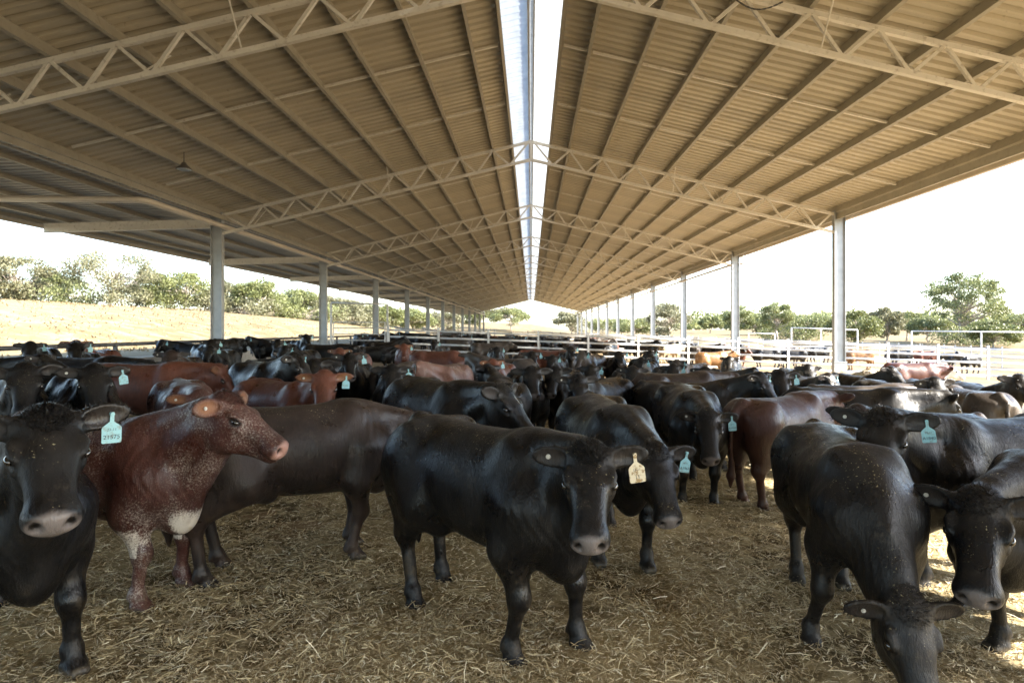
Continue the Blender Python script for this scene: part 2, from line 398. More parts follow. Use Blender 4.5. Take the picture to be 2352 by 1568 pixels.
# columns (I sections), base sleeves, canopy beams
def isec(d, w, tf=.016, tw=.011):
    a, b = d/2, w/2
    return [(-a, -b), (-a+tf, -b), (-a+tf, -tw), (a-tf, -tw), (a-tf, -b), (a, -b), (a, b), (a-tf, b), (a-tf, tw), (-a+tf, tw), (-a+tf, b), (-a, b)]
col_mesh = {}
for side, x, top in (('L', XL, 5.60), ('R', XR, 5.66)):
    g = G(x, 0)
    col_mesh[side] = MB().extrude(isec(.37, .18), (0, 0, g - .15), (0, 0, top), (1, 0, 0), (0, 1, 0)).mesh('column')
    col_mesh[side+'b'] = MB().box((0, 0, g + .45), (.40, .21, 1.06)).box((0, 0, g+.99), (.43, .24, .03)).mesh('base_sleeve')
    col_mesh[side+'p'] = MB().box((0, 0, top + .012), (.44, .24, .02)).mesh('cap_plate')
cb = MB(); pts = [(0, 0, 5.26), (-5.55, 0, 5.11)]
cb.extrude([(q, p) for p, q in isec(.30, .15)], pts[0], pts[1], (0, 1, 0), (0, 0, 1)); canopy_beam = cb.mesh('canopy_beam')
for k, y in enumerate(YT):
    if k < 2: continue
    for side, x in (('L', XL), ('R', XR)):
        c = obj('column', col_mesh[side], M_COLUMN, shed, (x, y, 0)); obj('cap_plate', col_mesh[side+'p'], M_COLUMN, c)
        if side == 'R' and k < 9: obj('base_sleeve', col_mesh[side+'b'], M_COLUMN, c)
    obj('canopy_beam', canopy_beam, M_TRUSS, shed, (XL - .20, y, 0))
for x in (-11.2, -12.55, -13.9, -15.25, -16.2):
    z = 5.52 - (5.52-5.36)*((XL-.1-x)/5.85) - .004
    MB().extrude([(p, q*.6-.12) for p, q in CP], (x, Y_START, z), (x, Y_END, z), (1, 0, 0), (0, 0, 1)).build('canopy_purlin', M_PURLIN, shed)
GP = [(0, 0), (.12, 0), (.12, .20), (.108, .20), (.108, .012), (.012, .012), (.012, .24), (0, .24)]
MB().extrude(GP, (XR+.40, Y_START, 5.44), (XR+.40, Y_END, 5.44), (1, 0, 0), (0, 0, 1)).build('gutter', M_GUTTER, shed)
MB().extrude([(-p, q) for p, q in GP], (-16.32, Y_START, 5.14), (-16.32, Y_END, 5.14), (1, 0, 0), (0, 0, 1)).build('gutter', M_GUTTER, shed)
MB().extrude([(-p, q*.8) for p, q in GP], (XL-.30, Y_START, 5.50), (XL-.30, Y_END, 5.50), (1, 0, 0), (0, 0, 1)).build('gutter', M_GUTTER, shed)
MB().bar((XR-.06, Y_START, 5.50), (XR-.06, Y_END, 5.50), .06, .20).build('eave_strut', M_PURLIN, shed)
MB().bar((XL+.30, Y_START, 5.42), (XL+.30, Y_END, 5.42), .05, .14).build('eave_strut', M_PURLIN, shed)
for s, x in ((1, 9.2), (-1, 9.2)): pass
# stormwater pipes under the eaves
def rounded(pts, r=.25, n=5):
    out = [Vector(pts[0])]
    for a, b, c in zip(pts[:-2], pts[1:-1], pts[2:]):
        a, b, c = Vector(a), Vector(b), Vector(c); p = b + (a-b).normalized()*r; q = b + (c-b).normalized()*r
        out += [(1-t)**2*p + 2*t*(1-t)*b + t*t*q for t in np.linspace(0, 1, n)]
    return out + [Vector(pts[-1])]
MB().tube(rounded([(-16.1, 15.9, 5.20), (XL+.33, 15.9, 5.13), (XL+.33, Y_END-1, 4.98)]), .085, 10).build('stormwater_pipe', M_PIPE, shed, smooth=True)
MB().tube(rounded([(XR+.52, YT[5]+.35, 5.44), (XR+.52, YT[5]+.35, 5.10), (XR-.05, YT[5]+.35, 5.02), (XR-.34, YT[5]+1.3, 4.93), (XR-.34, Y_END-1, 4.55)], .16), .055, 10).build('stormwater_pipe', M_PIPE, shed, smooth=True)
MB().tube(rounded([(XR+.52, YT[5]-.12, 5.44), (XR+.52, YT[5]-.12, 5.02), (XR+.22, YT[5]-.12, 5.02)], .1), .04, 8).build('downpipe', M_PIPE, shed, smooth=True)
# hanging lamp below the left slope
lx, ly = -8.6, 15.1
lamp = thing('shed_lamp', 'small unlit bell lamp hanging under the left roof slope', 'lamp', (lx, ly, roof_z(lx)-.2))
MB().tube([(0, 0, .16), (0, 0, -.12)], .012, 6).build('stem', M_LAMP, lamp)
MB().tube([(0, 0, -.10), (0, 0, -.16), (0, 0, -.24), (0, 0, -.27)], [.05, .08, .17, .19], 16).build('shade', M_LAMP, lamp, smooth=True)
MB().tube([(0, 0, -.272), (0, 0, -.285)], [.165, .15], 16).build('lens', M_SKYLIGHT, lamp)
# chain looped over the nearest truss on the right
ch = []
for i in range(22):
    u = i/21; ch.append((3.1 + .95*u, YT[3]-.07, TOP(3.1+.95*u) + .02 - .22*math.sin(math.pi*u)))
c = thing('hanging_chain', 'dark chain looped along the nearest roof truss right of the skylight', 'chain', (3.1, YT[3]-.07, TOP(3.1)))
for i in range(21):
    a, b = Vector(ch[i]), Vector(ch[i+1]); o = Vector((3.1, YT[3]-.07, TOP(3.1)))
    MB().bar(a-o, b-o + (b-a)*.25, .024 if i % 2 else .010, .010 if i % 2 else .024).build('link', M_BOLT, c)

# ------------------------------------------------------------------ yards
def tube_mesh(L, ry, rz, n=8):
    V = []; F = []
    for x in (0, L):
        for k in range(n):
            t = 2*math.pi*k/n; V.append((x, ry*math.cos(t), rz*math.sin(t)))
    for k in range(n): F.append((k, (k+1) % n, n+(k+1) % n, n+k))
    F += [tuple(range(n-1, -1, -1)), tuple(range(n, 2*n))]
    me = bpy.data.meshes.new('rail'); me.from_pydata(V, [], F); me.polygons.foreach_set('use_smooth', [True]*n + [False]*2); me.update(); return me
post_mesh = MB().box((0, 0, .80), (.09, .09, 1.72)).box((0, 0, 1.67), (.10, .10, .02)).mesh('post')
thin_post = MB().box((0, 0, .80), (.06, .06, 1.66)).mesh('post')
RAILS = [.20, .52, .84, 1.16, 1.48]
def fence(name, p0, p1, label, step=2.47, rails=RAILS, group=None, skip=(), ph=1.0, ry=.026, rz=.048, m=None):
    m = m or M_RAIL
    p0, p1 = Vector(p0), Vector(p1); L = (p1-p0).length; n = max(1, round(L/step)); a = math.atan2(p1.y-p0.y, p1.x-p0.x)
    f = thing(name, label, 'fence', (p0.x, p0.y, G(p0.x, p0.y)), a, group)
    gl = [G(*(p0.lerp(p1, i/n)).to_2d()) - f.location.z for i in range(n+1)]; cache = {}
    for i in range(n+1):
        o = obj('post', post_mesh if m is M_RAIL else thin_post, m, f, (L*i/n, 0, gl[i]));  o.scale = (1, 1, ph)
    for i in range(n):
        if i in skip: continue
        dz = gl[i+1]-gl[i]; key = round(dz, 4)
        if key not in cache: cache[key] = tube_mesh(math.hypot(L/n, dz) - .092, ry, rz)
        for r in rails:
            obj('rail', cache[key], m, f, (L*i/n + .046, 0, gl[i] + r*ph + dz*.02), (0, -math.atan2(dz, L/n), 0))
    return f
fence('rail_fence', (-6.95, 29.7), (32, 29.7), 'long galvanised five-rail yard fence crossing the shed behind the herd')
fence('rail_fence', (-10.2, 46.0), (32, 46.0), 'second five-rail cross fence, behind the first one', ry=.02, rz=.026, m=M_OLDRAIL)
fence('rail_fence', (-10.2, 64.5), (32, 64.5), 'farthest cross fence of the yards, beyond the second one', ry=.02, rz=.026, m=M_OLDRAIL)
fence('rail_fence', (31.9, 29.7), (31.9, 64.5), 'outer yard fence at the far right, running away from camera', 2.9, ry=.02, rz=.026, m=M_OLDRAIL)
fence('rail_fence', (12.6, 46.0), (12.6, 64.5), 'short fence running away between the second and farthest cross fences', 2.6, ry=.02, rz=.026, m=M_OLDRAIL)
def gate_frame(x0, x1, y, h, label, mid=None, name='gate_frame'):
    f = thing(name, label, 'gate frame', (x0, y, G(x0, y)))
    for x in [x0, x1] + ([mid] if mid else []):
        g = G(x, y) - f.location.z; MB().box((x-x0, 0, g + h/2 - .05), (.08, .08, h + .1)).build('post', M_RAIL, f)
    top = G(x0, y) + h - f.location.z
    MB().tube([(0, 0, top), (x1-x0, 0, G(x1, y)+h-f.location.z)], .04, 8).build('top_rail', M_RAIL, f, smooth=True)
    return f
# gateway in the left of the cross fence
gf = gate_frame(-9.75, -7.0, 29.7, 2.72, 'tall gateway frame with overhead bar at the left end of the cross fence')
gate = thing('yard_gate', 'closed five-bar steel gate under the tall gateway frame', 'gate', (-9.68, 29.7, G(-9.7, 29.7)))
for x in (.04, 2.56): MB().tube([(x, 0, .25), (x, 0, 1.78)], .028, 8).build('stile', M_RAIL, gate)
for z in (.28, .58, .88, 1.18, 1.48, 1.76): MB().tube([(.066, 0, z), (2.532, 0, z)], .024, 8).build('bar', M_RAIL, gate)
gate_frame(19.3, 24.2, 45.2, 2.50, 'overhead gateway frame with middle post outside, behind the right yard fence', 21.5)
gate_frame(28.4, 40.6, 45.5, 2.55, 'widest overhead gateway frame, farthest right in the yards', 33.6)
gate_frame(21.4, 24.0, 60.0, 2.1, 'small overhead gateway frame, left of the wider ones')
# feed bunk and its neck rail along the left columns
bunk = thing('feed_bunk', 'concrete feed bunk with dark neck rail along the left side of the shed', 'feed bunk', (-11.0, -6, G(-11, 0)))
MB().extrude([(-.28, -.1), (.25, -.1), (.25, .42), (.17, .42), (.14, .12), (-.16, .12), (-.20, .55), (-.28, .55)], (0, 0, 0), (0, 150, 0), (1, 0, 0), (0, 0, 1)).build('trough', M_CONC, bunk)
MB().tube([(.22, 0, .97), (.22, 150, .97)], .05, 8).build('neck_rail', M_DARKRAIL, bunk, smooth=True)
pm = MB().box((.22, 0, .66), (.08, .08, .66)).mesh('post')
for i in range(58): obj('post', pm, M_DARKRAIL, bunk, (0, 1.2 + 2.575*i, 0))

# ------------------------------------------------------------------ trees
def tree(name, x, y, h, w, label, leaf=0, n=22, per=150, trunk=.32, seed=0, ls=.34, dense=1.0, cat='tree', flat=.62):
    r = np.random.default_rng(seed); t = thing(name, label, cat, (x, y, G(x, y) - .1), 0)
    top = h; base = h*trunk; cz = (top+base)/2; rz = (top-base)/2; C = []
    while len(C) < n:
        p = r.normal(0, 1, 3); p /= np.linalg.norm(p); rad = r.uniform(.45, 1.0) ** .6
        q = np.array((p[0]*w/2*rad, p[1]*w/2*rad, cz + p[2]*rz*rad))
        if q[2] < base*.8 or (p[2] < -.3 and r.uniform() < .5): continue
        C.append(q)
    mb = MB(); tr = .022*h + .05; lean = r.normal(0, .08, 2)*h
    mid = np.array((lean[0]*.5, lean[1]*.5, base)); crown = np.array((lean[0], lean[1], cz + rz*.3))
    mb.tube([(0, 0, -.3), tuple(mid*.5 + r.normal(0, .03*h, 3)*(1, 1, 0)), tuple(mid), tuple((mid+crown)/2), tuple(crown)], [tr*1.25, tr, tr*.85, tr*.6, tr*.25], 7)
    for q in C:
        s = mid + (crown-mid)*r.uniform(0, .75); m_ = (s+q)/2 + r.normal(0, .05*w, 3)
        mb.tube([tuple(s), tuple(m_), tuple(q)], [tr*.42, tr*.26, tr*.08], 5, caps=False)
    mb.build('trunk', M_BARK, t, smooth=True)
    V = []; k = 0
    cr = np.maximum(w, h*.6)*(.165 if h < 10 else .125)
    for q in C:
        m_ = int(per*r.uniform(.6, 1.4)*dense); s_ = cr*r.uniform(.7, 1.25)
        p = r.normal(0, 1, (m_, 3)); p /= np.linalg.norm(p, axis=1)[:, None]; p *= r.uniform(0, 1, (m_, 1))**.42
        c = q + p*np.array((s_, s_, s_*flat))
        a = r.normal(0, 1, (m_, 3)); a[:, 2] -= .5; a /= np.linalg.norm(a, axis=1)[:, None]
        b = np.cross(a, r.normal(0, 1, (m_, 3))); b /= np.linalg.norm(b, axis=1)[:, None]
        l = ls*r.uniform(.6, 1.3, (m_, 1)); a = a*l*.5; b = b*l*.24
        V.append(np.stack((c-a, c+b, c+a, c-b), 1))
    V = np.concatenate(V).reshape(-1, 3); F = np.arange(len(V)).reshape(-1, 4)
    obj('crown', mesh_from(V, F, 'crown'), M_LEAF[leaf], t)
    return t
def pxx(px, y): return (px - 1220)/1400*y
TREES = [  # image column it was read from, distance, height, width, kind, label
 (-70, 92, 8.2, 12, 2, 'grey-green gum at the far left edge, partly cut off'),
 (35, 95, 7.6, 9.5, 2, 'low grey-olive gum at the left edge of the rise'),
 (135, 108, 6.2, 8, 0, 'small dark gum squeezed between two broad gums on the left rise'),
 (255, 100, 9.3, 14.5, 2, 'broadest spreading gum on the left rise, crown reaching highest'),
 (345, 112, 6.5, 7, 0, 'narrow gum just right of the broadest gum on the rise'),
 (425, 104, 6.4, 10.5, 1, 'rounded light green gum left of the first left column'),
 (520, 110, 5.6, 8, 2, 'grey-olive gum standing behind the first left column'),
 (598, 108, 6.2, 8.5, 1, 'yellow-green tree just right of the first left column'),
 (672, 116, 5.4, 8.5, 0, 'low tree left of the second left column'),
 (740, 120, 5.0, 8, 2, 'grey shrubby tree behind the second left column'),
 (800, 124, 5.0, 9, 2, 'pale olive tree behind the gateway frame'),
 (880, 130, 4.8, 9, 1, 'small light green tree right of the gateway frame'),
 (950, 150, 5.0, 10, 0, 'distant tree seen between the far left columns'),
 (1020, 165, 5.2, 10, 2, 'distant olive tree left of the far end of the shed'),
 (1100, 190, 6.0, 12, 1, 'light green tree beyond the left corner of the far gable'),
 (1175, 178, 6.4, 11, 0, 'dark tree just left of the middle of the far gable'),
 (1312, 180, 6.6, 10, 2, 'sparse gum right of the middle of the far gable'),
 (1385, 210, 4.6, 14, 0, 'low distant tree between far right columns'),
 (1455, 150, 4.6, 10, 0, 'low bushy tree left of the pale-trunked gum'),
 (1532, 112, 7.4, 7.5, 2, 'gum with pale forked trunk behind the fourth right column'),
 (1632, 170, 4.6, 7, 0, 'small round dark tree left of the second right column'),
 (1694, 118, 6.2, 6, 0, 'thin gum straight behind the second right column'),
 (1738, 150, 4.6, 9, 1, 'low bushy tree right of the second right column'),
 (1784, 112, 7.2, 6.2, 0, 'upright open gum midway between the first two right columns'),
 (1866, 116, 5.0, 8, 0, 'rounded gum left of the first right column'),
 (1962, 88, 5.2, 7.0, 1, 'bright yellow-green bushy tree beside the first right column'),
 (2032, 92, 5.8, 5, 2, 'leaning gum with bare limbs right of the yellow-green tree'),
 (2082, 110, 5.6, 5.2, 0, 'slim gum left of the tall dominant gum'),
 (2136, 104, 4.2, 6.5, 0, 'low bush at the foot of the tall dominant gum'),
 (2216, 96, 11.2, 11.0, 0, 'tallest gum of all, standing alone at the right'),
 (2286, 84, 3.4, 6.5, 1, 'low green bush right of the tallest gum'),
 (2348, 120, 5.2, 9, 0, 'dark tree at the far right edge'),
]
for i, (px, y, h, w, kind, lab) in enumerate(TREES):
    big = h > 10
    tree('gum_tree', pxx(px, y), y, h, w, lab, kind, n=58 if big else 34, per=200 if big else (290 if px < 1000 else 190), trunk=.20 if big else (.30 if kind == 0 else .16), seed=100+i, ls=.36 if y < 130 else .5)
for i, (px, y, h, w, kind, lab) in enumerate([(-20, 97, 2.3, 12, 2, 'low scrub at the left edge of the rise'), (95, 99, 2.7, 12, 2, 'low scrub under the leftmost gums'), (180, 98, 3.2, 10, 0, 'dark scrub left of the broadest gum\'s trunk'),
        (310, 101, 2.7, 11, 2, 'olive scrub right of the broadest gum\'s trunk'), (390, 103, 3.0, 10, 1, 'low scrub at the foot of the rounded light green gum'), (475, 106, 2.7, 11, 2, 'olive scrub left of the first left column'),
        (560, 106, 2.3, 11, 2, 'low scrub between the first left column and the yellow-green tree'), (635, 110, 2.7, 11, 1, 'light green scrub right of the yellow-green tree'), (705, 114, 2.7, 12, 0, 'low scrub left of the gateway frame'),
        (770, 120, 2.3, 12, 2, 'olive scrub behind the gateway frame'), (840, 126, 2.3, 12, 2, 'olive scrub right of the pale olive tree'), (2240, 92, 2.4, 10, 0, 'low scrub at the foot of the tallest gum'), (1815, 116, 2.4, 12, 0, 'low scrub between the upright open gum and the rounded gum')]):
    tree('scrub', pxx(px, y), y, h, w, lab, kind, n=22, per=150, trunk=.02, seed=300+i, cat='shrub', flat=.75, ls=.38)
# low wood along the far horizon on the right
def far_wood():
    r = np.random.default_rng(5); V = []
    for i in range(90):
        a = r.uniform(1560, 2600); y = r.uniform(230, 300); x = pxx(a, y); z0 = G(x, y); h = r.uniform(4, 9); w = r.uniform(8, 18)
        m_ = 260; p = r.normal(0, 1, (m_, 3)); p /= np.linalg.norm(p, axis=1)[:, None]; p *= r.uniform(.5, 1, (m_, 1))
        c = np.array((x, y, z0+h*.5)) + p*np.array((w/2, w/2, h*.52))
        u = r.normal(0, .5, (m_, 3)); v = np.cross(u, r.normal(0, 1, (m_, 3))); v /= np.linalg.norm(v, axis=1)[:, None]; v *= .35
        V.append(np.stack((c-u, c+v, c+u, c-v), 1))
    V = np.concatenate(V).reshape(-1, 3)
    o = obj('far_wood', mesh_from(V, np.arange(len(V)).reshape(-1, 4), 'far_wood'), M_LEAF[0])
    tag(o, 'low hazy wood along the horizon on the right', 'wood'); o['kind'] = 'stuff'
far_wood()
# ---------------------------------------------------------------- cattle bodies
# a body is a smooth union of tapered limbs and lofted trunk, meshed as one surface
def _n(v):
    v = np.asarray(v, float); return v / np.linalg.norm(v)

class Field:
    def __init__(s, res): s.res = res; s.items = []
    def cone(s, a, b, ra, rb, k=.05, sub=False):
        a = np.array(a, float); b = np.array(b, float); ab = b - a; L = max(ab @ ab, 1e-9)
        def f(p):
            q = p - a; t = np.clip((q @ ab) / L, 0, 1)
            q = q - t[..., None] * ab
            return np.sqrt((q * q).sum(-1)) - (ra + t * (rb - ra))
        r = max(ra, rb); s.items.append((f, np.minimum(a, b) - r, np.maximum(a, b) + r, k, sub))
    def ell(s, c, r, M=None, k=.05, sub=False):
        c = np.array(c, float); r = np.array(r, float); M = np.eye(3) if M is None else np.array(M, float)
        def f(p):
            q = (p - c) @ M; u = q / r; k0 = np.sqrt((u * u).sum(-1)) + 1e-6
            u = u / r; k1 = np.sqrt((u * u).sum(-1)) + 1e-6
            return k0 * (k0 - 1) / k1
        e = np.abs(M) @ r
        s.items.append((f, c - e, c + e, k, sub))
    def loft(s, X, Z, H, W, n=2.2, k=.05):
        X, Z, H, W = (np.array(v, float) for v in (X, Z, H, W))
        xs = np.linspace(X[0], X[-1], 160)
        def sm(v):
            y = np.interp(xs, X, v); pad = np.pad(y, 8, mode='reflect', reflect_type='odd')
            g = np.exp(-np.linspace(-2, 2, 17) ** 2); return np.convolve(pad, g / g.sum(), 'valid')
        Zs, Hs, Ws = sm(Z), np.maximum(sm(H), .008), np.maximum(sm(W), .008)
        def f(p):
            x = np.clip(p[..., 0], X[0], X[-1]); z0 = np.interp(x, xs, Zs); h = np.interp(x, xs, Hs); w = np.interp(x, xs, Ws)
            u = (np.abs(p[..., 1] / w) ** n + np.abs((p[..., 2] - z0) / h) ** n) ** (1 / n)
            d = (u - 1) * np.minimum(w, h) * .85
            return d + np.abs(p[..., 0] - x)
        s.items.append((f, np.array([X[0], -W.max(), (Z - H).min()]), np.array([X[-1], W.max(), (Z + H).max()]), k, False))
    def mesh(s):
        res = s.res
        lo = np.min([i[1] for i in s.items if not i[4]], 0) - 4 * res
        hi = np.max([i[2] for i in s.items if not i[4]], 0) + 4 * res
        n = np.ceil((hi - lo) / res).astype(int) + 1
        D = np.full(n, 1.0, np.float32)
        ax = [lo[i] + res * np.arange(n[i]) for i in range(3)]
        for f, a, b, k, sub in s.items:
            m = k + 3 * res
            i0 = np.maximum(np.floor((a - m - lo) / res).astype(int), 0); i1 = np.minimum(np.ceil((b + m - lo) / res).astype(int) + 1, n)
            if (i1 <= i0).any(): continue
            sl = tuple(slice(i0[j], i1[j]) for j in range(3))
            P = np.stack(np.meshgrid(*[ax[j][sl[j]] for j in range(3)], indexing='ij'), -1)
            d = f(P).astype(np.float32); o = D[sl]
            if sub:
                h = np.maximum(k - np.abs(o + d), 0) / k
                D[sl] = np.maximum(o, -d) + h * h * k * .25
            else:
                h = np.maximum(k - np.abs(o - d), 0) / k
                D[sl] = np.minimum(o, d) - h * h * k * .25
        # surface nets
        S = D < 0
        c = [S[i:n[0]-1+i, j:n[1]-1+j, l:n[2]-1+l] for i in (0, 1) for j in (0, 1) for l in (0, 1)]
        cnt = sum(x.astype(np.int8) for x in c)
        act = (cnt > 0) & (cnt < 8)
        idx = np.argwhere(act)
        vid = np.full(act.shape, -1, np.int64); vid[tuple(idx.T)] = np.arange(len(idx))
        acc = np.zeros((len(idx), 3)); num = np.zeros(len(idx))
        corners = np.array([[i, j, l] for i in (0, 1) for j in (0, 1) for l in (0, 1)])
        vals = [D[tuple((idx + q).T)] for q in corners]
        for u in range(8):
            for v in range(u + 1, 8):
                if np.abs(corners[u] - corners[v]).sum() != 1: continue
                a, b = vals[u], vals[v]; x = (a < 0) != (b < 0)
                t = np.where(x, a / np.where(x, a - b, 1), 0)
                acc[x] += corners[u] + t[x, None] * (corners[v] - corners[u]); num[x] += 1
        V = lo + res * (idx + acc / num[:, None])
        F = []
        for axis in range(3):
            o1, o2 = [(1, 2), (2, 0), (0, 1)][axis]
            sh = [slice(1, -1)] * 3; sh[axis] = slice(0, n[axis] - 1)
            A = S[tuple(sh)]; sh2 = list(sh); sh2[axis] = slice(1, n[axis]); B = S[tuple(sh2)]
            e = np.argwhere(A != B); inside = A[tuple(e.T)]
            e = e + np.array([0 if j == axis else 1 for j in range(3)])
            q = []
            for d1, d2 in ((0, 0), (1, 0), (1, 1), (0, 1)):
                t = e.copy(); t[:, o1] -= d1; t[:, o2] -= d2; q.append(vid[tuple(t.T)])
            q = np.stack(q, -1); q[~inside] = q[~inside][:, ::-1]; F.append(q)
        F = np.concatenate(F); F = F[(F >= 0).all(1)]
        for _ in range(2):                        # light relaxation
            acc = np.zeros_like(V); w = np.zeros(len(V))
            for a, b in ((0, 1), (1, 2), (2, 3), (3, 0)):
                np.add.at(acc, F[:, a], V[F[:, b]]); np.add.at(w, F[:, a], 1)
                np.add.at(acc, F[:, b], V[F[:, a]]); np.add.at(w, F[:, b], 1)
            V = V * .5 + .5 * acc / w[:, None]
        return V, F

def bez(a, b, c, t): return (1-t)**2*np.array(a) + 2*t*(1-t)*np.array(b) + t*t*np.array(c)

def cow_shape(res=.02, neck_yaw=0, neck_el=28, head_yaw=0, head_pitch=48, head_roll=0, feet=None, wide=1.0,
              ear=(0, 0), tail=0., neck_len=.56, deep=1.0, head_scale=1.0):
    """one animal facing +X, hooves on z=0, back about 1.2 high"""
    G = Field(res); R = np.radians
    X = [-.77, -.74, -.66, -.52, -.34, -.08, .18, .38, .54, .68, .76, .79]
    T = [1.06, 1.12, 1.185, 1.215, 1.205, 1.19, 1.195, 1.215, 1.19, 1.08, .96, .9]   # back line
    Bm = [.95, .86, .75, .665, .59, .535, .515, .505, .50, .54, .64, .75]            # belly line
    W = [.05, .10, .17, .232, .262, .288, .288, .258, .22, .17, .095, .04]
    T = np.array(T); Bm = T - (T - np.array(Bm)) * deep
    G.loft(X, (T + Bm) / 2, (T - Bm) / 2, np.array(W) * wide, 2.05)
    for s in (1, -1):
        G.ell((-.44, s*.205*wide, 1.13), (.075, .05, .05), k=.10)       # hooks
        G.ell((-.72, s*.10, 1.04), (.055, .045, .055), k=.08)           # pins
        G.ell((.42, s*.13*wide, 1.02), (.10, .08, .17), k=.10)          # shoulder blade
        G.ell((.56, s*.155*wide, .80), (.14, .08, .16), k=.10)           # shoulder point
        G.ell((-.56, s*.15*wide, .84), (.19, .125, .27), k=.10)         # thigh
    F = dict(fl=(0, 0), fr=(0, 0), hl=(0, 0), hr=(0, 0))
    if feet: F.update(feet)
    for key, s in (('fl', 1), ('fr', -1)):
        dx, dy = F[key]; y = s * .165
        foot = np.array((.49 + dx, y + dy, 0.))
        el = np.array((.44 + dx*.15, s*.19*wide + dy*.1, .62)); sh = np.array((.50, s*.16*wide, .85))
        kn = np.array((.485 + dx*.55 + .02, y + dy*.6, .375)); ft = foot + (-.035, 0, .115)
        G.cone(sh, el, .135, .10, .10); G.cone(el, kn, .094, .053, .07); G.ell(kn, (.053, .050, .068), k=.05)
        G.cone(kn, ft, .043, .036, .04); G.ell(ft, (.047, .047, .045), k=.03); G.cone(ft, foot + (.01, 0, .045), .040, .046, .03)
        for q in (1, -1): G.cone(foot + (-.02, q*.026, .045), foot + (.055, q*.024, .026), .036, .026, .015)
        G.ell(ft + (-.045, .02, -.025), (.016, .014, .018), k=.02); G.ell(ft + (-.045, -.02, -.025), (.016, .014, .018), k=.02)
    for key, s in (('hl', 1), ('hr', -1)):
        dx, dy = F[key]; y = s * .155
        foot = np.array((-.50 + dx, y + dy, 0.))
        hip = np.array((-.50, s*.14*wide, .95)); st = np.array((-.34 + dx*.25, s*.185*wide + dy*.2, .70))
        hk = np.array((-.615 + dx*.7, y + dy*.65, .47)); ft = foot + (-.04, 0, .12)
        G.cone(hip, st, .185, .125, .12); G.cone(st, hk, .135, .056, .09); G.cone(hip + (-.1, 0, -.1), hk + (.015, 0, .02), .125, .05, .09)
        G.ell(hk, (.058, .043, .068), k=.05); G.cone(hk + (.01, 0, 0), ft, .045, .038, .05)
        G.ell(ft, (.048, .047, .047), k=.03); G.cone(ft, foot + (.01, 0, .045), .041, .046, .03)
        for q in (1, -1): G.cone(foot + (-.02, q*.026, .045), foot + (.055, q*.024, .026), .036, .026, .015)
        G.ell(ft + (-.045, .02, -.025), (.016, .014, .018), k=.02); G.ell(ft + (-.045, -.02, -.025), (.016, .014, .018), k=.02)
        G.cone((-.26, s*.20*wide, .80), (-.20, s*.17*wide, .58), .06, .04, .10)      # flank fold
    # tail
    G.cone((-.66, 0, 1.17), (-.79, .0, 1.08), .05, .035, .06)
    pt = [(-.79, 0, 1.08), (-.82, .01 + tail*.2, .93), (-.82, .02 + tail*.6, .72), (-.80, .02 + tail, .55)]
    for a, b, ra, rb in zip(pt[:-1], pt[1:], (.033, .025, .021), (.025, .021, .02)): G.cone(a, b, ra, rb, .02)
    G.cone(pt[-1], np.array(pt[-1]) + (.0, .01, -.14), .028, .042, .03); G.cone(np.array(pt[-1]) + (0, .01, -.14), np.array(pt[-1]) + (0, .015, -.26), .042, .014, .03)
    # neck and head
    e, y = R(neck_el), R(neck_yaw)
    nd = np.array((np.cos(e)*np.cos(y), np.cos(e)*np.sin(y), np.sin(e)))
    P = np.array((.54, 0, 1.03)) + neck_len * nd
    hy, th, ro = R(head_yaw), R(head_pitch), R(head_roll)
    Fd = np.array((np.cos(th)*np.cos(hy), np.cos(th)*np.sin(hy), -np.sin(th)))
    U = np.array((np.sin(th)*np.cos(hy), np.sin(th)*np.sin(hy), np.cos(th)))
    Sd = np.cross(U, Fd)
    Sd, U = np.cos(ro)*Sd + np.sin(ro)*U, np.cos(ro)*U - np.sin(ro)*Sd
    M = np.stack((Fd, Sd, U), 1); hs = head_scale
    def h(x, yy, z): return P + hs * (M @ np.array((x, yy, z), float))
    mid = (nd + np.array((1, 0, .25))) * .5
    up0, md0, lo0 = np.array((.36, 0, 1.10)), np.array((.50, 0, .90)), np.array((.62, 0, .66))
    up1, md1, lo1 = h(-.01, 0, -.05), h(.04, 0, -.12), h(.13, 0, -.19)
    for a, b, ra, rb, lift in ((up0, up1, .085, .058, .02), (md0, md1, .130, .074, 0), (lo0, lo1, .095, .046, -.01)):
        c = (a + b) / 2 + (mid - nd) * .18 + np.array((0, 0, lift))
        N = 7; pts = [bez(a, c, b, t) for t in np.linspace(0, 1, N)]
        for i in range(N - 1):
            t0, t1 = i / (N-1), (i+1) / (N-1)
            G.cone(pts[i], pts[i+1], ra + (rb-ra)*t0**.8, ra + (rb-ra)*t1**.8, .09)
    G.ell((.66, 0, .58), (.10, .075, .12), k=.12)                         # brisket
    def E(c, r, k=.04, sub=False, M2=None): G.ell(h(*c), np.array(r)*hs, M if M2 is None else M2, k*hs, sub)
    def C(a, b, ra, rb, k=.04, sub=False): G.cone(h(*a), h(*b), ra*hs, rb*hs, k*hs, sub)
    E((.01, 0, -.03), (.085, .09, .065), .05)       # poll
    E((.10, 0, -.075), (.14, .122, .09), .05)        # forehead
    E((.155, 0, -.10), (.125, .108, .095), .045)
    C((.20, 0, -.07), (.40, 0, -.075), .074, .056, .045)   # nose bridge
    for s in (1, -1):
        C((.20, s*.034, -.055), (.39, s*.036, -.066), .047, .038, .04)
        E((.145, s*.062, -.18), (.115, .042, .085), .045)   # cheek
        E((.145, s*.108, -.026), (.058, .027, .022), .02)  # brow
        E((.185, s*.108, -.078), (.045, .018, .016), .02)  # lower lid
    E((.425, 0, -.09), (.060, .094, .070), .04)     # muzzle
    E((.452, 0, -.08), (.038, .080, .052), .03)
    C((.15, 0, -.21), (.40, 0, -.145), .062, .042, .06)   # lower jaw
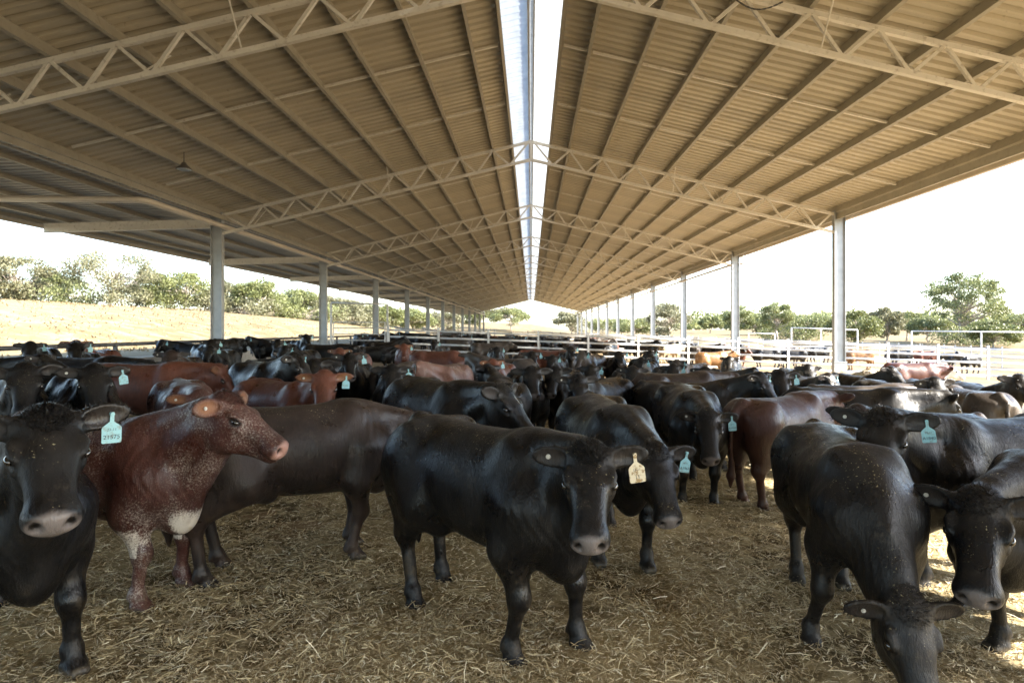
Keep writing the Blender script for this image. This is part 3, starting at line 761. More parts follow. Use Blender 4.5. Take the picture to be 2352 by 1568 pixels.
    E((.425, 0, -.150), (.042, .052, .028), .02)     # chin
    for s in (1, -1):
        E((.172, s*.136, -.044), (.032, .020, .022), .012, True)         # eye socket
        M2 = M @ np.array(((.8, 0, -.6), (0, 1, 0), (.6, 0, .8)))
        E((.482, s*.050, -.066), (.026, .021, .028), .008, True, M2)    # nostril
        C((.478, s*.062, -.052), (.462, s*.082, -.054), .010, .006, .006, True)
        C((.20, s*.128, -.075), (.30, s*.112, -.10), .010, .006, .012, True)   # tear trough
        C((.45, s*.070, -.132), (.36, s*.082, -.127), .006, .004, .006, True)  # mouth line
    C((.475, -.05, -.131), (.475, .05, -.131), .005, .005, .005, True)
    # ears
    ears = []
    for s, dr in ((1, ear[0]), (-1, ear[1])):
        r0 = h(.025, s*.085, -.035)
        d = _n(M @ np.array((-.22, s*1.0, .0)) + np.array((0, 0, -.12 + dr)))
        fw = _n(M @ np.array((.75, s*.12, .65))); fw = _n(fw - d * (fw @ d)); w = np.cross(d, fw)
        A = np.stack((d, w, fw), 1); L = .200 * hs
        G.cone(r0 - d*.02, r0 + d*.05, .036*hs, .036*hs, .03)
        G.ell(r0 + d*L*.46, (L*.48, .060*hs, .025*hs), A, .025); G.ell(r0 + d*L*.80, (L*.26, .036*hs, .020*hs), A, .03)
        G.ell(r0 + d*L*.56 + fw*.020*hs, (L*.45, .046*hs, .020*hs), A, .012, True)
        ears.append((r0, d, w, fw))
    V, Fq = G.mesh()
    # loose skin folds down the neck and chest
    q0 = (V - P) @ M / hs; hd = np.linalg.norm(q0 - np.array((.2, 0, -.1)), axis=1)
    k = np.clip((V[:, 0] - .38) / .15, 0, 1) * np.clip((hd - .26) / .1, 0, 1) * np.clip((V[:, 2] - .45) / .15, 0, 1)
    V[:, 1] += np.sign(V[:, 1]) * k * .0022 * np.sin(V[:, 0]*120 + 4*np.sin(V[:, 2]*7) + 3*np.sin(V[:, 2]*17 + V[:, 0]*9)) * (.5 + .5*np.sin(V[:, 0]*11 + V[:, 2]*8))
    # where the coat gives way to skin and horn
    q = (V - P) @ M / hs
    muz = np.clip((q[:, 0] - .436 - np.abs(q[:, 1])*.18 + (q[:, 2] < -.13) * -.03) / .022, 0, 1) * (np.linalg.norm(q, axis=1) < .62)
    hoof = np.clip((.055 - V[:, 2]) / .012, 0, 1)
    inner = np.zeros(len(V)); earm = np.zeros(len(V))
    for r0, d, w, fw in ears:
        u = V - r0; t = (u @ d) / (.20*hs); v = (u @ w) / (.05*hs); f = (u @ fw) / hs
        inside = ((t - .56)/.46)**2 + v**2
        inner = np.maximum(inner, np.clip(1.15 - inside, 0, 1) * (f > -.012) * (np.abs(f) < .05))
        earm = np.maximum(earm, ((t > .12) & (t < 1.15) & (np.abs(v) < 1.7) & (np.abs(f) < .06)).astype(float))
    nos = np.zeros(len(V))  # nostril and mouth recess shade painted as dark colour, plus dark eye rims
    for s in (1, -1):
        u = (q - np.array((.478, s*.053, -.064))) / np.array((.035, .021, .024)); nos = np.maximum(nos, np.clip((1.1 - np.linalg.norm(u, axis=1)) / .35, 0, 1))
        u = (q - np.array((.468, s*.078, -.052))) / np.array((.02, .014, .008)); nos = np.maximum(nos, .8*np.clip((1.1 - np.linalg.norm(u, axis=1)) / .4, 0, 1))
    nos = np.maximum(nos, .8*np.clip(1 - np.abs(q[:, 2] + .131 - .06*np.clip(.44-q[:, 0], 0, .1)) / .008, 0, 1)*(q[:, 0] > .36)*(np.abs(q[:, 1]) < .1)*(np.linalg.norm(q, axis=1) < .62))
    for s in (1, -1):
        u = (q - np.array((.172, s*.122, -.046))) / np.array((.042, .04, .028)); nos = np.maximum(nos, .9*np.clip((1.1 - np.linalg.norm(u, axis=1)) / .3, 0, 1))
    info = dict(P=P, M=M, hs=hs, ears=ears, h=h, q=q)
    return V, Fq, dict(muzzle=muz, hoof=hoof, inner=inner, dark=nos), info
# ------------------------------------------------------------------ coats
def attr(t, name):
    a = N(t, 'ShaderNodeAttribute'); a.attribute_name = name; return a.outputs['Fac']
def mat_coat(name, c1, c2, skin=(.17, .145, .135), hoof=(.10, .085, .06), inner=(.030, .024, .021), rough=.40, sheen=.0, sheen_c=(.55, .55, .62), roan=0., white=(.62, .57, .50), dust=.8, chaff=.49):
    m, t, b = nodes(name); v = coord(t, 'Object'); oi = N(t, 'ShaderNodeObjectInfo')
    n1 = noise(t, v, 2.2, 4, .6); col = mixc(t, ramp(t, n1, .35, .68), c1, c2)
    streak = noise(t, coord(t, 'Object', (34, 34, 7)), 1.0, 4, .6); fine = noise(t, coord(t, 'Object', (90, 130, 40)), 1.0, 2)
    col = mixc(t, math_(t, 'MULTIPLY', ramp(t, streak, .45, .75), .35), col, tuple(x*1.7+.004 for x in c2))
    col = mixc(t, math_(t, 'MULTIPLY', math_(t, 'MULTIPLY', ramp(t, noise(t, v, 3.4, 6, .7), .55, .70), ramp(t, noise(t, v, 40, 4, .7), .42, .6)), .45*dust), col, (.085, .068, .048))     # dried dust
    gg = N(t, 'ShaderNodeNewGeometry'); sg = N(t, 'ShaderNodeSeparateXYZ'); t.links.new(gg.outputs['Normal'], sg.inputs[0])
    col = mixc(t, math_(t, 'MULTIPLY', math_(t, 'MULTIPLY', ramp(t, sg.outputs[2], .35, .95), ramp(t, noise(t, coord(t, 'Object', (5, 9, 5)), 1.0, 6, .7), .38, .66)), .20*dust), col, (.10, .082, .060))     # dust settled on the back
    # white hair: markings and roan flecks
    fl = noise(t, v, 85, 6, .8); big = noise(t, v, 3.0, 3)
    w = attr(t, 'white')
    wf = ramp(t, math_(t, 'ADD', math_(t, 'MULTIPLY', w, 1.0), math_(t, 'MULTIPLY', math_(t, 'SUBTRACT', fl, .5), 1.3)), .32, .68)
    if roan: wf = math_(t, 'MAXIMUM', wf, math_(t, 'MULTIPLY', ramp(t, math_(t, 'ADD', fl, math_(t, 'MULTIPLY', math_(t, 'SUBTRACT', big, .5), .6)), .51, .74), roan))
    col = mixc(t, wf, col, white)
    # chaff lying on backs and shoulders
    g = N(t, 'ShaderNodeNewGeometry'); sx = N(t, 'ShaderNodeSeparateXYZ'); t.links.new(g.outputs['True Normal'], sx.inputs[0])
    up = ramp(t, sx.outputs[2], .25, .85)
    ch = math_(t, 'MULTIPLY', ramp(t, noise(t, v, 95, 2, .5), .665, .70), ramp(t, noise(t, v, 5, 3), chaff, chaff+.14))
    ch = math_(t, 'MULTIPLY', math_(t, 'MULTIPLY', ch, math_(t, 'ADD', math_(t, 'MULTIPLY', up, .9), .1)), dust)
    col = mixc(t, ch, col, (.46, .40, .24))
    col = mixc(t, attr(t, 'inner'), col, inner)
    col = mixc(t, attr(t, 'muzzle'), col, skin)
    sk = N(t, 'ShaderNodeSeparateXYZ'); t.links.new(v, sk.inputs[0])
    mud = math_(t, 'MULTIPLY', ramp(t, noise(t, v, 9, 5, .65), .52, .68), math_(t, 'SUBTRACT', 1.0, ramp(t, sk.outputs[2], .25, .75)))
    col = mixc(t, math_(t, 'MULTIPLY', mud, .55), col, (.075, .055, .032))
    col = mixc(t, attr(t, 'dark'), col, (.006, .005, .005))  # painted shade of nostrils and mouth line, and the dark eye rims
    dirt = ramp(t, noise(t, v, 14, 4), .4, .65)
    col = mixc(t, attr(t, 'hoof'), col, mixc(t, dirt, hoof, (.05, .04, .03)))
    t.links.new(col, b.inputs['Base Color'])
    rr = math_(t, 'ADD', math_(t, 'MULTIPLY', ramp(t, noise(t, v, 4.5, 4, .6), .3, .7), .36), rough - .16); t.links.new(rr, b.inputs['Roughness'])
    b.inputs['Specular IOR Level'].default_value = .36
    b.inputs['Sheen Weight'].default_value = sheen; b.inputs['Sheen Roughness'].default_value = .45; b.inputs['Sheen Tint'].default_value = rgb(sheen_c)
    hair = noise(t, coord(t, 'Object', (150, 150, 24)), 1.0, 3, .6)
    bump(t, b, math_(t, 'ADD', math_(t, 'ADD', streak, math_(t, 'MULTIPLY', fine, .5)), math_(t, 'MULTIPLY', hair, .6)), .42, .010)
    return m
COAT = {
 'black': mat_coat('black_coat', (.0030, .0030, .0038), (.0062, .0050, .0046)),
 'chaffy': mat_coat('chaff_covered_black_coat', (.0075, .0070, .0075), (.0125, .0105, .0098), dust=1.0, chaff=.40),
 'browny': mat_coat('brown_black_coat', (.016, .012, .011), (.036, .022, .017)),
 'maroon': mat_coat('maroon_coat', (.036, .015, .0125), (.058, .024, .0185), skin=(.12, .08, .07)),
 'red': mat_coat('red_coat', (.085, .028, .016), (.125, .042, .024), skin=(.42, .24, .19), inner=(.22, .10, .05), sheen_c=(.8, .6, .5)),
 'darkred': mat_coat('dark_red_coat', (.075, .026, .018), (.13, .045, .026), skin=(.25, .14, .11), inner=(.18, .09, .05)),
 'roan': mat_coat('red_roan_coat', (.046, .0165, .013), (.076, .026, .019), skin=(.48, .27, .21), inner=(.26, .12, .06), roan=.5, hoof=(.09, .05, .04)),
 'pinkroan': mat_coat('pale_roan_coat', (.13, .062, .045), (.17, .085, .062), skin=(.45, .28, .22), roan=.5),
 'tan': mat_coat('tan_coat', (.17, .085, .032), (.22, .115, .048), skin=(.40, .25, .18), sheen_c=(.9, .8, .6)),
 'cream': mat_coat('cream_coat', (.36, .28, .17), (.42, .34, .23), skin=(.50, .32, .25), sheen_c=(.9, .85, .75)),
 'grey': mat_coat('sun_faded_coat', (.035, .028, .024), (.070, .055, .045)),
 'hereford': mat_coat('red_and_white_coat', (.055, .018, .011), (.08, .027, .016), skin=(.50, .30, .25), white=(.72, .68, .60)),
}
def mat_plain(name, c, rough=.4, spec=.5, coat=0.):
    m, t, b = nodes(name); n = noise(t, coord(t, 'Object'), 60, 3); t.links.new(mixc(t, n, tuple(x*.85 for x in c), c), b.inputs['Base Color'])
    b.inputs['Roughness'].default_value = rough; b.inputs['Specular IOR Level'].default_value = spec; b.inputs['Coat Weight'].default_value = coat; b.inputs['Coat Roughness'].default_value = .05; return m
M_EYE = mat_plain('eye', (.010, .007, .006), .08, .6, 1.0)
def mat_tag():
    m, t, b = nodes('pale_blue_tag'); v = coord(t, 'Object')
    t.links.new(mixc(t, math_(t, 'MULTIPLY', ramp(t, noise(t, v, 38, 5, .7), .50, .66), .6), (.30, .57, .63), (.20, .19, .14)), b.inputs['Base Color']); b.inputs['Roughness'].default_value = .5; return m
M_TAG = mat_tag()
def mat_dirty_tag():
    m, t, b = nodes('dirty_cream_tag'); v = coord(t, 'Object')
    t.links.new(mixc(t, ramp(t, noise(t, v, 45, 5, .7), .50, .60), (.78, .70, .52), (.38, .26, .12)), b.inputs['Base Color']); b.inputs['Roughness'].default_value = .5; return m
M_TAGC = mat_dirty_tag()
M_BUTTON = mat_plain('white_button', (.62, .60, .54), .4)
M_INK = mat_plain('marker_ink', (.02, .03, .05), .6)

# ------------------------------------------------------------------ animals
def vertex_normals(V, F):
    n = np.zeros_like(V); a = np.cross(V[F[:, 2]] - V[F[:, 0]], V[F[:, 3]] - V[F[:, 1]])
    for i in range(4): np.add.at(n, F[:, i], a)
    return n / (np.linalg.norm(n, axis=1)[:, None] + 1e-9)
def set_attrs(me, at):
    for k, v in at.items():
        a = me.attributes.new(k, 'FLOAT', 'POINT'); a.data.foreach_set('value', np.asarray(v, np.float32))
def fur_mesh(V, F, at, info, n, seed):
    """short coat hairs, longer on the poll, ear rims and along the belly"""
    r = np.random.default_rng(seed); Nn = vertex_normals(V, F); q = info['q']; P, M, hs = info['P'], info['M'], info['hs']
    fc = (V[F].mean(1) - P) @ M / hs; pf = F[np.linalg.norm((fc - np.array((.0, 0, .02)))/np.array((.10, .09, .07)), axis=1) < 1]
    f = np.concatenate((F[r.integers(0, len(F), n - n//36)], pf[r.integers(0, len(pf), n//36)])); w = r.dirichlet((1, 1, 1, 1), n)
    p = (V[f]*w[..., None]).sum(1); nn = (Nn[f]*w[..., None]).sum(1); nn /= np.linalg.norm(nn, axis=1)[:, None]
    A = {k: (v[f]*w).sum(1) for k, v in at.items()}; qq = (p - P) @ M / hs
    head = (np.linalg.norm(qq - np.array((.2, 0, -.1)), axis=1) < .33)
    flow = np.tile(np.array((-.75, 0, -.55)), (n, 1)); leg = p[:, 2] < .55; flow[leg] = (-.1, 0, -1)
    flow[head] = -M[:, 0]*.8 + M[:, 2]*.1; flow += r.normal(0, .28, (n, 3))
    d = flow - nn*(flow*nn).sum(1)[:, None]; d /= np.linalg.norm(d, axis=1)[:, None]
    L = np.full(n, .017)*r.uniform(.6, 1.4, n); L[leg] *= .7; L[head] *= .6; lift = np.full(n, .13)
    poll = (np.linalg.norm((qq - np.array((.0, 0, .02)))/np.array((.10, .09, .07)), axis=1) < 1)
    L[poll] = r.uniform(.018, .042, poll.sum()); lift[poll] = .45; d[poll] = M[:, 0]*.5 + r.normal(0, .55, (poll.sum(), 3))
    rimall = np.zeros(n, bool)
    for r0, dd, ww, fw in info['ears']:
        u = p - r0; t = (u @ dd)/(.200*hs); v = (u @ ww)/(.070*hs); ff = np.abs(u @ fw)
        rim = (ff < .05) & (t > .1) & (t < 1.15) & (((t-.52)/.54)**2 + v**2 > .62) & (((t-.52)/.54)**2 + v**2 < 1.5)
        rimall |= rim; L[rim] = r.uniform(.014, .030, rim.sum()); lift[rim] = .1
        out = dd*((t[rim]-.45)*1.2)[:, None] + ww*v[rim][:, None]; d[rim] = out/(np.linalg.norm(out, axis=1)[:, None]+1e-6) + r.normal(0, .25, (rim.sum(), 3))
    belly = (nn[:, 2] < -.25) & (p[:, 2] > .4); L[belly] *= 1.3
    L *= (1-.95*A['muzzle'])*(1-A['hoof']); k = (L > .004) & (poll | rimall | belly | (r.uniform(0, 1, n) < .55))
    p, nn, d, L, lift = p[k], nn[k], d[k], L[k], lift[k]; A = {a: v[k] for a, v in A.items()}; n = len(p)
    dirv = d + nn*lift[:, None]; dirv /= np.linalg.norm(dirv, axis=1)[:, None]
    s = np.cross(dirv, nn); s /= np.linalg.norm(s, axis=1)[:, None] + 1e-9; W = .0012
    tri = np.stack((p - s*W, p + s*W, p + dirv*L[:, None]), 1).reshape(-1, 3)
    me = mesh_from(tri, np.arange(3*n).reshape(-1, 3), 'coat_hair'); set_attrs(me, {a: np.repeat(v, 3) for a, v in A.items()})
    return me
def tag_mesh(info, side=0, size=1.0):
    r0, d, w, fw = info['ears'][side]; hs = info['hs']
    o = r0 + d*.135*hs + fw*.012
    f = np.array((fw[0], fw[1], fw[2]*.25)); f /= np.linalg.norm(f); up = np.array((0, 0, 1.)); up = up - f*(f @ up); up /= np.linalg.norm(up)
    x = np.cross(up, f); x /= np.linalg.norm(x); a_ = .16*math.sin(len(bodies)*2.3 + 1); x, up = x*math.cos(a_) + up*math.sin(a_), up*math.cos(a_) - x*math.sin(a_)
    out = [(-.008, .012), (-.008, -.030), (-.034, -.052), (-.038, -.060), (-.038, -.122), (-.034, -.127), (.034, -.127), (.038, -.122), (.038, -.060), (.034, -.052), (.008, -.030), (.008, .012)]
    mb = MB(); mb.extrude([(a*size, b*size) for a, b in out], o, o + f*.003, x, up)
    mb.tube([o - f*.02 + up*.004, o + f*.009 + up*.004], .009*size, 8)
    return mb.mesh('ear_tag'), (o, x, up, f)
def button_mesh(info, side=1):
    r0, d, w, fw = info['ears'][side]; hs = info['hs']; o = r0 + d*.12*hs + fw*.008
    return MB().tube([o, o + fw*.006], .0115, 12).tube([o + fw*.006, o + fw*.010], .005, 8).mesh('ear_button')
_uv = bpy.data.meshes.new('eye'); _b = bmesh.new(); bmesh.ops.create_uvsphere(_b, u_segments=12, v_segments=8, radius=1.0); _b.to_mesh(_uv); _b.free()
_uv.polygons.foreach_set('use_smooth', [True]*len(_uv.polygons)); _uv.materials.append(M_EYE)
bodies = {}
def body(key, res, white=None, fur=0, **kw):
    if key in bodies: return bodies[key]
    V, F, at, info = cow_shape(res, **kw)
    at['white'] = white(V, info) if white else np.zeros(len(V))
    me = mesh_from(V, F, 'body', True); set_attrs(me, at)
    tg, fr = tag_mesh(info)
    e = dict(me=me, info=info, tag=tg, frame=fr, button=button_mesh(info), fur=fur_mesh(V, F, at, info, fur, len(bodies)+1) if fur else None)
    bodies[key] = e; return e
def own_mat(o, m):
    if not o.data.materials: o.data.materials.append(m)
    o.material_slots[0].link = 'OBJECT'; o.material_slots[0].material = m
def lettering(parent, frame, text, size, dy, size_scale=1.0):
    o, x, up, f = frame; c = bpy.data.curves.new('lettering', 'FONT'); c.body = text; c.size = size; c.align_x = 'CENTER'; c.align_y = 'CENTER'
    tmp = bpy.data.objects.new('tmp', c); COL.objects.link(tmp); dg = bpy.context.evaluated_depsgraph_get()
    me = bpy.data.meshes.new_from_object(tmp.evaluated_get(dg)); bpy.data.objects.remove(tmp); me.name = 'lettering'
    M = Matrix.Identity(4)
    for i in range(3): M[i][0], M[i][1], M[i][2] = x[i], up[i], f[i]
    p = o + f*.0042 + up*dy; M[0][3], M[1][3], M[2][3] = p
    me.transform(M); obj('lettering', me, M_INK, parent)
def cow(x, y, heading, scale, coat, e, label, group=None, blue=True, button=True, text=None, tagmat=None, cat='cow', sink=0.):
    t = thing('cow', label, cat, (x, y, G(x, y) + .028 - sink), RAD(heading), group); v = random.Random(int(abs(x*733 + y*377)*10)); t.scale = (scale*v.uniform(.96, 1.05), scale*v.uniform(.93, 1.07), scale*v.uniform(.96, 1.03))
    b = obj('body', e['me'], None, t); own_mat(b, COAT[coat])
    if e['fur']: h = obj('coat_hair', e['fur'], None, t); own_mat(h, COAT[coat])
    hs = e['info']['hs']; hm = e['info']['M']
    for s in (1, -1):
        o = obj('eye', _uv, None, t, tuple(e['info']['h'](.172, s*.117, -.046)), Matrix(hm.tolist()).to_euler()); o.scale = (.024*hs, .017*hs, .017*hs)
    if blue:
        o = obj('ear_tag', e['tag'], None, t); own_mat(o, tagmat or M_TAG)
        if text:
            lettering(o, e['frame'], text[0], .016, -.066); lettering(o, e['frame'], text[1], .026, -.100)
    if button: obj('ear_button', e['button'], M_BUTTON, t)
    return t

# markings
def roan_marks(V, info):
    q = info['q']; w = np.zeros(len(V)); x, y, z = V.T
    w = np.maximum(w, .95*np.exp(-((x-.02)/.17)**2)*(z < 1.25)*(y < .05)*np.clip((1.25-z)/.2, 0, 1))      # pale patch behind the shoulder
    w = np.maximum(w, np.clip((.60-z)/.08, 0, 1)*(x > -.4)*(x < .55)*(z > .36)*.56)                         # belly
    w = np.maximum(w, .62*np.exp(-((z-.47)/.10)**2)*(x > .3)*(x < .62)*.75)                                     # forearms
    w = np.maximum(w, .85*np.exp(-((x-.74)/.09)**2 - ((z-.52)/.14)**2))                                     # brisket
    w = np.maximum(w, .35*np.clip((z-1.1)/.1, 0, 1)*(x < .3))
    w = np.maximum(w, .30*np.clip((q[:, 0]-.02)/.1, 0, 1)*(q[:, 2] > -.05)*(np.linalg.norm(q, axis=1) < .6))
    return w
def face_marks(V, info):
    q = info['q']; near = np.linalg.norm(q, axis=1) < .6; w = np.zeros(len(V)); f = q[:, 2] > -.10
    w = np.maximum(w, 1.1*((np.abs(q[:, 1]) < .030 + .03*(q[:, 0] < .10)) & (q[:, 0] > .06) & (q[:, 0] < .17) & f))
    for s in (1, -1): w = np.maximum(w, 1.1*((np.abs(q[:, 1] - s*(.045 + .35*(.27-q[:, 0]))) < .016) & (q[:, 0] > .12) & (q[:, 0] < .27) & f))
    return w*near + .3*np.clip((V[:, 2]-1.1)/.1, 0, 1)*(~near)
def hereford_marks(V, info):
    q = info['q']; w = np.clip((q[:, 0]-.03)/.05, 0, 1)*(np.linalg.norm(q - np.array((.22, 0, -.1)), axis=1) < .36)
    w = np.maximum(w, np.clip((.56-V[:, 2])/.05, 0, 1)*(V[:, 2] > .45)); return np.maximum(w, (V[:, 2] < .3)*1.)
HR = .0115
# foreground animals, each with its own pose
cow(-.27, 3.46, -45, .97, 'black', body('H1', HR, fur=42000, neck_yaw=-20, neck_el=22, head_yaw=-50, head_pitch=44, neck_len=.46, head_scale=.95, ear=(.08, .0),
    feet=dict(fl=(.10, .03), fr=(-.02, -.02), hl=(-.12, .02), hr=(.06, -.02)), tail=.05), 'glossy black cow standing at front centre, facing camera, dirty cream ear tag', text=('13-11', '11'), tagmat=M_TAGC)
cow(-2.66, 3.0, -36, .96, 'black', body('H2', HR, fur=30000, neck_yaw=-6, neck_el=35, head_yaw=-12, head_pitch=44, head_scale=1.04, neck_len=.60, ear=(.14, .05), feet=dict(fl=(.06, .03))), 'black cow with greyish muzzle cut off by the left edge, blue tag 21575', text=('22-11', '21575'), button=False)
cow(-2.64, 3.72, -12, .90, 'roan', body('H3', HR, white=roan_marks, fur=36000, neck_yaw=-4, neck_el=34, head_yaw=8, head_pitch=34, head_scale=1.05, ear=(.1, .0), neck_len=.60, feet=dict(fr=(.04, -.02), fl=(.02, .04))), 'red roan cow with white forelegs and belly, head in profile to the right', blue=False)
cow(-1.66, 4.24, 33, .92, 'browny', body('H4', HR, fur=26000, neck_yaw=2, neck_el=-2, head_yaw=4, head_pitch=44, neck_len=.5, ear=(.6, .6), wide=1.05, feet=dict(hr=(-.08, -.02), hl=(.05, .03), fl=(.02, 0), fr=(-.06, .0))), 'dark brown-black cow standing side-on behind the front centre cow', blue=False)
cow(1.88, 3.70, -101, .93, 'chaffy', body('H5', HR, fur=36000, neck_yaw=6, neck_el=-51, head_yaw=10, head_pitch=64, neck_len=.66, wide=1.06, head_scale=1.05, ear=(-.1, -.05), feet=dict(fr=(-.06, -.12), fl=(.16, .0))), 'black cow grazing with its head down and chaff over its back', blue=False)
cow(3.08, 3.38, -163, .93, 'black', body('H6', HR, fur=30000, neck_yaw=14, neck_el=2, head_yaw=34, head_pitch=50, neck_len=.54, head_scale=1.10, ear=(.15, .05)), 'black cow at the right edge, head lowered beside the grazing cow', blue=False)
cow(3.20, 4.16, -168, .97, 'black', body('H7', HR, fur=26000, neck_yaw=14, neck_el=25, head_yaw=44, head_pitch=42, neck_len=.56, head_scale=1.08, ear=(.1, .1)), 'black cow side-on at the right edge with blue tag A1840', text=('18-11', 'A1840'))
cow(.60, 4.80, -82, .94, 'black', body('H8', HR, fur=24000, neck_yaw=4, neck_el=-2, head_yaw=2, head_pitch=52, neck_len=.56, wide=1.08, feet=dict(fl=(.06, 0), fr=(-.1, 0))), 'black cow with lowered head and blue tag A1961, behind the front centre cow', text=('16-11', 'A1961'))
cow(1.66, 6.40, -93, .93, 'black', body('H9', HR*1.2, fur=16000, neck_yaw=-4, neck_el=4, head_yaw=-8, head_pitch=52, neck_len=.54, wide=1.08), 'black cow facing camera with blue tag A1910, pale hooves', text=('18-11', 'A1910'))
def mid(key, fur=9000, **kw): return body(key, .0155, fur=fur, **kw)
POSE = {
 'ahead': dict(neck_el=33, head_pitch=46), 'ahead2': dict(neck_yaw=-4, neck_el=30, head_yaw=-10, head_pitch=48, feet=dict(fl=(.08, 0), hr=(.08, 0)), ear=(.1, -.1)),
 'high': dict(neck_yaw=4, neck_el=42, head_yaw=8, head_pitch=40, ear=(.15, .1)), 'out': dict(neck_yaw=3, neck_el=24, head_yaw=4, head_pitch=22, ear=(.2, .2)),
 'left': dict(neck_yaw=16, neck_el=32, head_yaw=40, head_pitch=50), 'right': dict(neck_yaw=-16, neck_el=32, head_yaw=-40, head_pitch=50),
 'left_far': dict(neck_yaw=30, neck_el=28, head_yaw=78, head_pitch=50), 'right_far': dict(neck_yaw=-30, neck_el=28, head_yaw=-78, head_pitch=50),
 'low': dict(neck_yaw=3, neck_el=12, head_yaw=6, head_pitch=58, ear=(.1, .2), feet=dict(fr=(.08, 0), hl=(.1, 0))), 'feed': dict(neck_yaw=-5, neck_el=-46, head_yaw=-4, head_pitch=64, neck_len=.68),
 'level': dict(neck_yaw=-2, neck_el=10, head_yaw=-4, head_pitch=46, wide=1.08, feet=dict(fl=(-.06, 0), hl=(-.08, 0))),
}
def P(name, fur=True): return mid(name, 9000 if fur else 0, **POSE[name])
